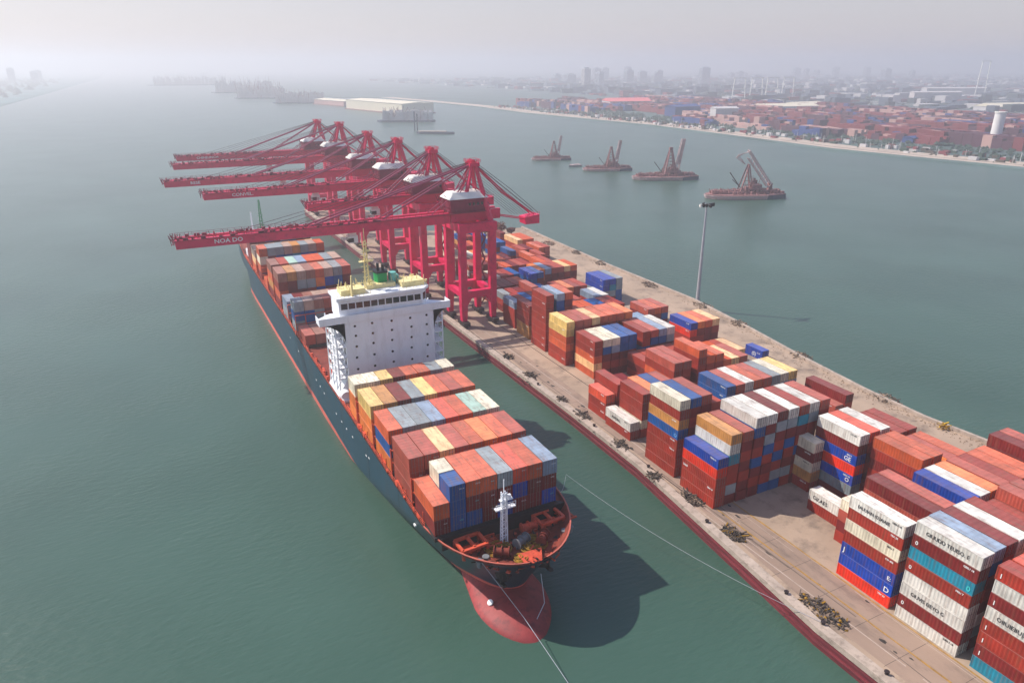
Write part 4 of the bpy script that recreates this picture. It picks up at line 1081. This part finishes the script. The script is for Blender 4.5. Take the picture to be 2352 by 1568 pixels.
# ------------------------------------------------------------------ crane barges in mid river
def crane_barge(x,y,s,kind,label,seed):
    rg = random.Random(seed)
    t = tag(empty('crane_barge',(x,y,0)),label,'barge','crane barges anchored in mid river')
    t.rotation_euler = (0,0,R(-22))
    def part(mb,name,m,par=t):
        o = bpy.data.objects.new(name,mb.mesh(name,m if isinstance(m,list) else [m])); COL.objects.link(o); o.parent = par; return o
    out = []
    Ls, B_ = 27*s, 10*s
    for i in range(15):
        u = i/14; xx = -Ls+2*Ls*u; hw = B_*min(1,math.sqrt(max(0.02,1-(1-min(1,u/.32))**2)))*(1 if u<.72 else 1-.6*((u-.72)/.28)**1.5)
        out.append((xx,hw))
    pl = [(a,-b) for a,b in out]+[(a,b) for a,b in reversed(out)]
    n = len(pl)
    lo_ = [(a*.95,b*.85,-1) for a,b in pl]; hi_ = [(a,b,3.0*s) for a,b in pl]
    mb = MB(); mb.poly(lo_+hi_,[(i,(i+1)%n,n+(i+1)%n,n+i) for i in range(n)],0)
    mb.poly(hi_,[tuple(range(n))],1); part(mb,'hull',[M['bargeh'] if kind==9 else M['barge'],M['barge']])
    mb = MB(); mb.poly([(a*1.004,b*1.01,-1) for a,b in pl if a>Ls*.35]+[(a*1.004,b*1.01,2.6*s) for a,b in pl if a>Ls*.35],[(i,i+1,i+1+len([1 for a,b in pl if a>Ls*.35]),i+len([1 for a,b in pl if a>Ls*.35])) for i in range(len([1 for a,b in pl if a>Ls*.35])-1)]); part(mb,'stern_band',M['bargeh'])
    mb = MB()
    for k in range(4):
        z = (.5+.65*k)*s; q = 1.0+.012*k
        for i in range(n):
            a,b = pl[i],pl[(i+1)%n]
            if a[0]<Ls*.35: mb.bar((a[0]*q,a[1]*q,z),(b[0]*q,b[1]*q,z),.28*s)
    part(mb,'rubbing_strake',M['bargew'])
    mb = MB()
    for i in range(520):
        u = rg.uniform(-.88,.9); hw = B_*.75*(1 if u>-.4 else .6)*(1 if u<.5 else .6); xx,yy = u*Ls,rg.uniform(-hw,hw); hgt = rg.uniform(.5,2.3)*s+rg.random()*10*s*max(0,1-abs(u-.18)/.36)*(1-abs(yy)/(B_*.75))
        k = rg.random()
        if k<.5: mb.box(xx,xx+rg.uniform(.6,2.4)*s,yy,yy+rg.uniform(.6,1.8)*s,3.0*s,3.0*s+hgt)
        else: mb.bar((xx,yy,3*s),(xx+rg.uniform(-2.5,2.5)*s,yy+rg.uniform(-1,1)*s,3*s+hgt*1.3),.25*s)
    part(mb,'deck_cargo',M['barge'])['kind'] = 'stuff'
    dh = part(MB().box(.02*Ls,.42*Ls,-B_*.45,B_*.45,3*s,6.6*s).box(.12*Ls,.36*Ls,-B_*.36,B_*.36,6.6*s,9*s),'deck_house',M['barge'])
    wn = MB()
    for i in range(6): wn.box((.05+.06*i)*Ls,(.085+.06*i)*Ls,-B_*.45-.06,-B_*.45+.05,4.6*s,5.6*s)
    part(wn,'window_band',M['glass'],dh)
    # A-frame tower
    H_ = 23*s
    if kind != 3:
        mb = MB(); ax = .12*Ls
        for sx,sy in ((-1,-1),(1,-1),(1,1),(-1,1)): mb.bar((ax+sx*5.0*s,sy*3.8*s,4*s),(ax+sx*1.0*s,sy*.9*s,H_),1.2*s,1.2*s,.8*s,.8*s)
        for k in range(7):
            z = 6*s+k*2.5*s; w_ = (4.2-3.2*k/7)*s
            mb.bar((ax-w_,-w_*.8,z),(ax+w_,-w_*.8,z+2.2*s),.28*s); mb.bar((ax+w_,-w_*.8,z),(ax-w_,-w_*.8,z+2.2*s),.28*s); mb.bar((ax-w_,w_*.8,z),(ax+w_,w_*.8,z),.28*s)
        mb.box(ax-1.3*s,ax+1.3*s,-1.1*s,1.1*s,H_,H_+2.4*s)
        part(mb,'tower',M['barge'])
        mb = MB(); bx = .34*Ls
        for sy in (-1,1):
            mb.bar((bx-1.4*s,sy*1.5*s,8*s),(bx+.4*s+2.4*s,sy*1.3*s,32*s),.6*s); mb.bar((bx+1.6*s,sy*1.5*s,8*s),(bx+5.2*s,sy*1.3*s,32*s),.6*s)
        for k in range(9):
            z = 9*s+k*2.6*s; q = (z-8*s)/(24*s); mb.bar((bx-1.4*s+q*4.2*s,-1.5*s,z),(bx+1.6*s+q*3.6*s,-1.4*s,z+1.6*s),.3*s); mb.bar((bx-1.4*s+q*4.2*s,1.5*s,z),(bx+1.6*s+q*3.6*s,-1.4*s,z),.25*s)
        mb.poly([(bx-.9*s,-1.36*s,12*s),(bx+2.0*s,-1.36*s,12*s),(bx+5.0*s,-1.2*s,32.2*s),(bx+2.5*s,-1.2*s,32.2*s)],[(0,1,2,3),(3,2,1,0)])
        part(mb,'boom',M['bargew'])
        mb = MB(); mb.bar((-.1*Ls,0,5*s),(-.38*Ls,-1*s,14*s),.5*s); mb.bar((-.1*Ls,0,9*s),(-.2*Ls,0,3*s),.4*s); part(mb,'jib',M['rubble'])
    else:
        mb = MB(); ax = -.02*Ls
        for sy in (-1,1): mb.bar((ax-4*s,sy*3*s,4*s),(ax+1*s,sy*1.2*s,22*s),.8*s); mb.bar((ax+4.6*s,sy*3*s,4*s),(ax+1*s,sy*1.2*s,22*s),.8*s)
        for k in range(6): mb.bar((ax-3.6*s+k*.8*s,-2.8*s,6*s+k*2.8*s),(ax+4.2*s-k*.6*s,-2.6*s,6*s+k*2.8*s),.35*s)
        part(mb,'tower',M['barge'])
        mb = MB()
        for sy in (-1,1): 
            mb.bar((.62*Ls,sy*1.9*s,9*s),(-.02*Ls,sy*1.4*s,31*s),1.0*s); mb.bar((.56*Ls,sy*1.9*s,7*s),(-.02*Ls,sy*1.4*s,26*s),.6*s)
        for k in range(10):
            q = k/10; mb.bar((.62*Ls*(1-q)-.02*Ls*q,-1.9*s,9*s+22*s*q),(.56*Ls*(1-q)-.02*Ls*q,-1.9*s,7*s+19*s*q),.35*s); mb.bar((.62*Ls*(1-q)-.02*Ls*q,-1.9*s,9*s+22*s*q),(.62*Ls*(1-q)-.02*Ls*q,1.9*s,9*s+22*s*q),.3*s)
        for k in range(4): mb.bar((-.02*Ls,(k-1.5)*.8*s,30*s),(-.30*Ls,(k-1.5)*1.1*s,28.4*s-k*.8*s),.35*s); mb.bar((-.30*Ls,(k-1.5)*1.1*s,28.4*s-k*.8*s),(-.08*Ls,(k-1.5)*.6*s,22*s),.3*s)
        part(mb,'boom',M['bargew'])
        part(MB().bar((.62*Ls,0,3*s),(.62*Ls,0,9.5*s),2.6*s,2.6*s),'boom_rest',M['barge'])
        mb = MB(); mb.bar((-.15*Ls,0,7*s),(-.46*Ls,-1*s,17*s),.55*s); mb.bar((-.1*Ls,0,6*s),(-.35*Ls,1,12*s),.4*s); part(mb,'jib',M['rubble'])
    return t
crane_barge(419,716,.82,0,'farthest of the anchored crane barges, smallest, pale pink upright boom',1)
crane_barge(427,616,.92,0,'crane barge with upright boom beside the little rowing boat',2)
crane_barge(441,541,1.14,0,'crane barge with red striped boom, second nearest of the anchored four',3)
crane_barge(434,431,1.2,3,'nearest crane barge, long boom folded down to the stern',4)
sb = tag(empty('small_boat',(413,655,0)),'little grey work boat moored between the two far crane barges','boat')
mb = MB(); mb.prism([(-8,0),(-5,-2.6),(6,-2.8),(8,0),(6,2.8),(-5,2.6)],-.5,1.8); mb.build('hull',M['grey'],sb,False)
mb = MB(); rg = random.Random(4)
for i in range(40): mb.rock((rg.uniform(-6,6),rg.uniform(-2,2),2),rg.uniform(.4,1.0),rg)
mb.build('cargo',M['bargew'],sb,False)

# hazy group up river: roofed pontoon, barges
def pontoon(name,x,y,L_,B_,h,rot,label,cat,roof,wallm,under=None):
    t = tag(empty(name,(x,y,0)),label,cat); t.rotation_euler = (0,0,rot)
    MB().box(-L_/2-3,L_/2+3,-B_/2-3,B_/2+3,-1,2.2).build('pontoon',M['barge'],t,False)
    w_ = MB().box(-L_/2,L_/2,-B_/2,B_/2,2.2,h).build('wall',wallm,t,False)
    MB().poly([(-L_/2-1,-B_/2-1,h),(L_/2+1,-B_/2-1,h),(L_/2+1,B_/2+1,h),(-L_/2-1,B_/2+1,h),(-L_/2,0,h+2.5),(L_/2,0,h+2.5)],[(0,1,5,4),(2,3,4,5),(1,2,5),(3,0,4)]).build('roof',roof,t,False)
    mb = MB()
    for i in range(5): mb.box(-L_/2-.1+0,-L_/2+.1,-B_/2+2+i*B_/5,-B_/2+2+(i+.6)*B_/5,3,h*.7)
    mb.build('loading_door',M['bargeh'],t,False)
    return t
pontoon('floating_warehouse',545,1690,270,80,22,R(-79),'long cream roofed warehouse afloat in mid river','warehouse',M['roofw'],M['roofw'])
pontoon('floating_warehouse',512,2010,170,60,13,R(-77),'smaller grey pink shed afloat behind the cream roofed warehouse','warehouse',M['roofw'],M['y_pale'])
def clutter_barge(name,x,y,L_,B_,h,rot,label,group,seed,n=260,spik=30):
    rg = random.Random(seed); t = tag(empty(name,(x,y,0)),label,'barge',group); t.rotation_euler = (0,0,rot)
    MB().prism([(-L_/2,0),(-L_/2*.85,-B_/2),(L_/2*.9,-B_/2),(L_/2,0),(L_/2*.9,B_/2),(-L_/2*.85,B_/2)],-1,3).build('hull',M['bargeh'],t,False)
    mb = MB()
    for i in range(n):
        xx,yy = rg.uniform(-.42,.42)*L_,rg.uniform(-.4,.4)*B_; hh = rg.uniform(1,h*.55)
        mb.box(xx,xx+rg.uniform(2,6),yy,yy+rg.uniform(2,5),3,3+hh)
    mb.build('deck_cargo',M['wall'],t,False)['kind']='stuff'
    mb = MB()
    for i in range(spik):
        xx,yy = rg.uniform(-.4,.45)*L_,rg.uniform(-.3,.3)*B_; mb.bar((xx,yy,3),(xx+rg.uniform(-14,14),yy,h*rg.uniform(.35,.85)),.7)
    mb.build('derrick',M['barge'],t,False)['kind']='stuff'
    return t
clutter_barge('derrick_barge',470,1350,110,30,34,R(-24),'hazy dark hulled barge heaped with derricks below the cream warehouse','hazy barges up river',1)
clutter_barge('derrick_barge',440,2160,150,50,52,R(-20),'nearest of the three hazy derrick barges left of the warehouse','hazy barges up river',2,300,50)
clutter_barge('derrick_barge',395,2530,170,60,62,R(-20),'middle hazy derrick barge far up river','hazy barges up river',3,300,60)
clutter_barge('derrick_barge',420,3100,240,80,75,R(-15),'long hazy derrick barge behind the other two','hazy barges up river',4,300,60)
clutter_barge('derrick_barge',330,4400,420,90,80,R(-8),'faintest derrick barge at the vanishing point of the river','hazy barges up river',5,300,40)
sbg = tag(empty('flat_barge',(424,1085,0)),'small flat sand barge with dark stern behind the crane tops','barge'); sbg.rotation_euler=(0,0,R(-35))
MB().prism([(-30,0),(-24,-5.5),(24,-6),(30,-3),(30,3),(24,6),(-24,5.5)],-1,3).build('hull',M['bargeh'],sbg,False); MB().prism([(-27,0),(-22,-4.6),(18,-5),(18,5),(-22,4.6)],3,4.2).build('load',M['beach'],sbg,False)
for i,(dx,dz) in enumerate(((0,30),(7,26))):
    o = MB().tube([(0,0,-2),(0,0,dz)],1.1,8).build('mooring_post',M['bargeh']); o.location=(414+dx,1150+dx,0)
    tag(o,['taller slim grey mooring post standing in the river behind the crane tops','shorter slim mooring post next to the taller one in mid river'][i],'mooring post','mooring posts in mid river')

# ------------------------------------------------------------------ far shores
shore = [(812,-200),(809,423),(793,534),(782,642),(798,815),(815,1049),(800,1228),(780,1451),(795,1731),(768,2087),(735,2375),(610,2460),(560,3400),(520,5200),(430,9000)]
ld = MB()
for a,b_ in zip(shore,shore[1:]): ld.poly([(a[0],a[1],-.5),(a[0]+4,a[1],2.2),(11800,a[1],2.2),(b_[0],b_[1],-.5),(b_[0]+4,b_[1],2.2),(11800,b_[1],2.2)],[(0,1,4,3),(1,2,5,4)])
a,b_ = shore[-1],(430,16800)
ld.poly([(a[0],a[1],-.5),(a[0]+4,a[1],2.2),(11800,a[1],2.2),(b_[0],b_[1],-.5),(b_[0]+4,b_[1],2.2),(11800,b_[1],2.2)],[(0,1,4,3),(1,2,5,4)])
tag(ld.build('land',M['land']),'far right bank',kind='structure')
lsh = [(-300,900),(-292,2000),(-286,2313),(-256,3207),(-216,4486),(-150,6662),(-150,16800)]
ld = MB()
for a,b_ in zip(lsh,lsh[1:]): ld.poly([(a[0],a[1],-.5),(a[0]-4,a[1],2.2),(-11800,a[1],2.2),(b_[0],b_[1],-.5),(b_[0]-4,b_[1],2.2),(-11800,b_[1],2.2)],[(0,3,4,1),(1,4,5,2)])
tag(ld.build('land',mat('far left land',(84,118,116),.95,.5,.006,(60,96,100),.8)),'far left bank',kind='structure')
def band(pts,d0,d1,z,name,m,lab):
    mb = MB()
    for a,b_ in zip(pts,pts[1:]): mb.face([(a[0]+d0,a[1],z),(a[0]+d1,a[1],z),(b_[0]+d1,b_[1],z),(b_[0]+d0,b_[1],z)])
    return tag(mb.build(name,m),lab,kind='structure')
band(shore[:11],4.5,50,2.21,'shore_road',M['beach'],'pale road along the far bank')
band(shore[:9],18,21,2.23,'shore_kerb',M['rubble'],'dark kerb of the far bank road')
rg = random.Random(8)
tk = MB()
for i in range(60):
    y = rg.uniform(650,4200); x = rg.uniform(900,1300)*(1+y/2500); l_ = rg.uniform(150,700)*(1+y/2500); w_ = rg.uniform(4,14); sl = rg.uniform(-.25,.12)
    tk.face([(x,y,2.24+i*.004),(x+l_,y+sl*l_,2.24+i*.004),(x+l_,y+sl*l_+w_,2.24+i*.004),(x,y+w_,2.24+i*.004)])
tag(tk.build('track',M['track']),'pale tracks across the far bank',kind='structure')
# container yard on the far bank: thousands of boxes, one mass
yd = MB(); rg = random.Random(12)
for row in range(24):
    x0 = 880+row*26
    y = 420+rg.uniform(0,30)
    while y < 1750:
        ln = rg.uniform(26,110); base = rg.choice((0,0,0,1,1,1,0,1,2,0,1,3))
        h = rg.choice((7.8,10.4,13,13,15.6))
        if rg.random() < .82 and not (row < 2 and rg.random()<.5) and not (1150<y<1350 and row<5):
            yy = y
            while yy < y+ln:
                for xx in (x0,x0+7,x0+14):
                    hh = h-rg.choice((0,0,0,2.6,5.2)); yd.box(xx,xx+6.6,yy,yy+12.2,2.25,2.25+hh,base if rg.random()<.72 else rg.randrange(4))
                yy += 12.6
        y += ln+rg.uniform(6,40)
tag(yd.build('container_yard',[M['y_red'],M['y_dark'],M['y_blue'],M['y_pale']]),'red, purple and blue container yard on the far bank',kind='stuff')
sc_ = MB(); rg = random.Random(19)
for i in range(900):
    y = rg.uniform(330,1700); x = 868-rg.random()**2*48; k = rg.random()
    if k < .5: sc_.rock((x,y,2.6),rg.uniform(.8,2.6),rg,rg.randrange(2))
    elif k < .8: sc_.box(x,x+rg.uniform(2,6),y,y+rg.uniform(2,10),2.25,2.25+rg.uniform(1.5,5),rg.randrange(4))
    else: sc_.bar((x,y,2.2),(x,y,rg.uniform(6,14)),.35,m=2)
tag(sc_.build('shore_clutter',[M['veg'],M['rubble'],M['wall'],M['y_red']]),'small sheds, scrub and gear along the far shore road',kind='stuff')
# vegetation on both banks
vg = MB(); rg = random.Random(31)
for i in range(2600):
    if rg.random()<.2: x,y = rg.uniform(860,960),rg.uniform(380,1500)
    else: y = rg.uniform(700,4200); x = rg.uniform(950,1700)*(1+y/3000)
    r = rg.uniform(1.5,4)*(1+y/2500); 
    for k in range(3): vg.rock((x+rg.uniform(-r,r),y+rg.uniform(-r,r),2.5+r*.4),r*rg.uniform(.6,1.1),rg)
for i in range(1500):
    y = 2200+4200*rg.random()**1.4; x = -330-rg.random()**.8*(1400); r = rg.uniform(8,18)
    vg.rock((x,y,4),r,rg)
tag(vg.build('woodland',M['veg']),'dark scrub and trees on the far banks',kind='stuff')
cs = MB(); rg = random.Random(91)
for i in range(3200):
    y = rg.uniform(500,5200); x = 1450+rg.random()*(900+y*1.1); k = rg.random()
    if y < 1400 and x < 1520: continue
    w_,d_ = rg.uniform(14,70),rg.uniform(10,34); cs.box(x,x+w_,y,y+d_,2.3,2.3+rg.choice((4,6,8,8,12,18))*rg.uniform(.7,1.2),0 if k<.5 else 1 if k<.68 else 2 if k<.9 else 3)
tag(cs.build('low_sprawl',[mat('slate roof',(86,98,110),.9,.2,.02),M['wall'],mat('dark sheds',(70,84,84),.9,.2,.02),M['y_red']]),'low industrial sprawl fading into haze behind the far yard',kind='stuff')
def building(name,x,y,w_,d_,h,label,cat,group,wm_,rm__,rot=0,wins=0):
    t = tag(empty(name,(x,y,2.2)),label,cat,group); t.rotation_euler=(0,0,rot)
    wl = MB().box(-w_/2,w_/2,-d_/2,d_/2,0,h).build('wall',wm_,t,False)
    if h < 30: MB().poly([(-w_/2-1,-d_/2-1,h),(w_/2+1,-d_/2-1,h),(w_/2+1,d_/2+1,h),(-w_/2-1,d_/2+1,h),(-w_/2-1,0,h+d_*.12),(w_/2+1,0,h+d_*.12)],[(0,1,5,4),(2,3,4,5),(1,2,5),(3,0,4)]).build('roof',rm__,t,False)
    else: MB().box(-w_/2*.6,w_/2*.6,-d_/2*.6,d_/2*.6,h,h+5).build('roof',rm__,t,False)
    if wins:
        mb = MB()
        for k in range(int(h/4)-1):
            mb.box(-w_/2+1,w_/2-1,-d_/2-.12,-d_/2+.1,2+k*4,3.6+k*4); mb.box(-w_/2-.12,-w_/2+.1,-d_/2+1,d_/2-1,2+k*4,3.6+k*4)
        mb.build('window_band',M['glass'],t,False)
    return t
WHS = [(1330,1230,150,46,12,'roofw','white sheet roofed warehouse standing amid the far purple yard'),(1840,1010,190,60,10,'roofw','big white roofed depot at the inland edge of the far yard'),(1480,1310,110,40,10,'roofw','white roofed shed in front of the far power pylons'),(1130,1560,110,60,14,'pinkroof','pink roofed shed near the middle of the far bank'),
       (2060,1360,140,24,26,'wall','cream long block with sign end behind the far yard'),(2550,1620,220,30,24,'wall','long pale slab building far inland'),(3000,1500,150,30,26,'wall','short pale slab building at the inland edge'),(2350,800,120,50,12,'pinkroof','pinkish shed behind the far red stacks'),(1010,1080,46,24,22,'wall','narrow pale office block by the far shore road'),(1010,1200,70,30,20,'y_blue','dark blue shed by the far shore road'),(960,640,60,16,7,'y_blue','low blue and maroon boat shed at the far waterside')]
for (x,y,w_,d_,h,r_,lb) in WHS: building('warehouse',x,y,w_,d_,h,lb,'warehouse','warehouses on the far bank',M['wall'] if r_ not in ('y_blue',) else M['y_blue'],M[r_],R(rg.uniform(-25,5)))
sl = tag(empty('silo',(992,563,2.2)),'tall white silo tower on the far bank','silo')
MB().tube([(0,0,0),(0,0,41)],6.6,20,r2=6.3).build('shaft',M['silo'],sl,False); MB().tube([(0,0,41),(0,0,42.5)],7,20).build('roof',M['cranew'],sl,False); MB().tube([(7.2,-2,0),(7.2,-2,40)],.5,6).build('ladder',M['grey'],sl,False)
rg = random.Random(77)
for i in range(26):
    q = rg.random(); y = rg.uniform(3300,4600); x = -300+ (y*.62)+ rg.uniform(0,1)*3300
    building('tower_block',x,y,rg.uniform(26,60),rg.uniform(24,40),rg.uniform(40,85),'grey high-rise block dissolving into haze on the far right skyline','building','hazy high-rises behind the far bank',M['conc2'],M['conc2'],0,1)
building('tower_block',1870,2900,34,26,84,'tallest pale twin slab tower on the hazy right skyline','building',None,M['wall'],M['conc2'],0,1)
for i in range(16):
    y = rg.uniform(3600,5200); x = -360-rg.random()*1100
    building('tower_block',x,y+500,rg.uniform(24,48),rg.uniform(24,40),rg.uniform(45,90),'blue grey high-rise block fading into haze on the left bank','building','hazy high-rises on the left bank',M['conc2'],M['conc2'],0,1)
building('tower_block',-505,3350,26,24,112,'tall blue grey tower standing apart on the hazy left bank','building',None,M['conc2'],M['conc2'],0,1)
for i,(x,y) in enumerate(((1640,1700),(1720,1710),(1800,1725),(1880,1735),(2500,1500),(3150,1180))):
    mb = MB(); h = 62 if i<4 else 110; w_ = 26
    mb.bar((-w_,0,0),(-w_*.8,0,h),2.2); mb.bar((w_,0,0),(w_*.8,0,h),2.2); mb.bar((-w_,0,h),(w_,0,h),2.2); mb.bar((-w_,0,h*.5),(w_,0,h*.5),2.4)
    o = mb.build('yard_gantry',M['cranew']); o.location=(x,y,2.2)
    tag(o,'white portal gantry rising over the far hazy yard' if i<4 else ['slender white twin mast structure inland of the far yard','white leaning twin mast at the far end of the skyline'][i-4],'gantry','white gantries over the far yard' if i<4 else None)

# ------------------------------------------------------------------ render settings
SC.render.engine = 'CYCLES'
cy = SC.cycles
cy.use_denoising = True
try: cy.denoiser = 'OPENIMAGEDENOISE'
except Exception: pass
cy.max_bounces = 6; cy.diffuse_bounces = 3; cy.glossy_bounces = 3; cy.transmission_bounces = 2; cy.volume_bounces = 2; cy.transparent_max_bounces = 8
cy.sample_clamp_indirect = 6; cy.caustics_reflective = False; cy.caustics_refractive = False
SC.view_settings.view_transform = 'Standard'; SC.view_settings.look = 'None'; SC.view_settings.exposure = .34; SC.view_settings.gamma = 1
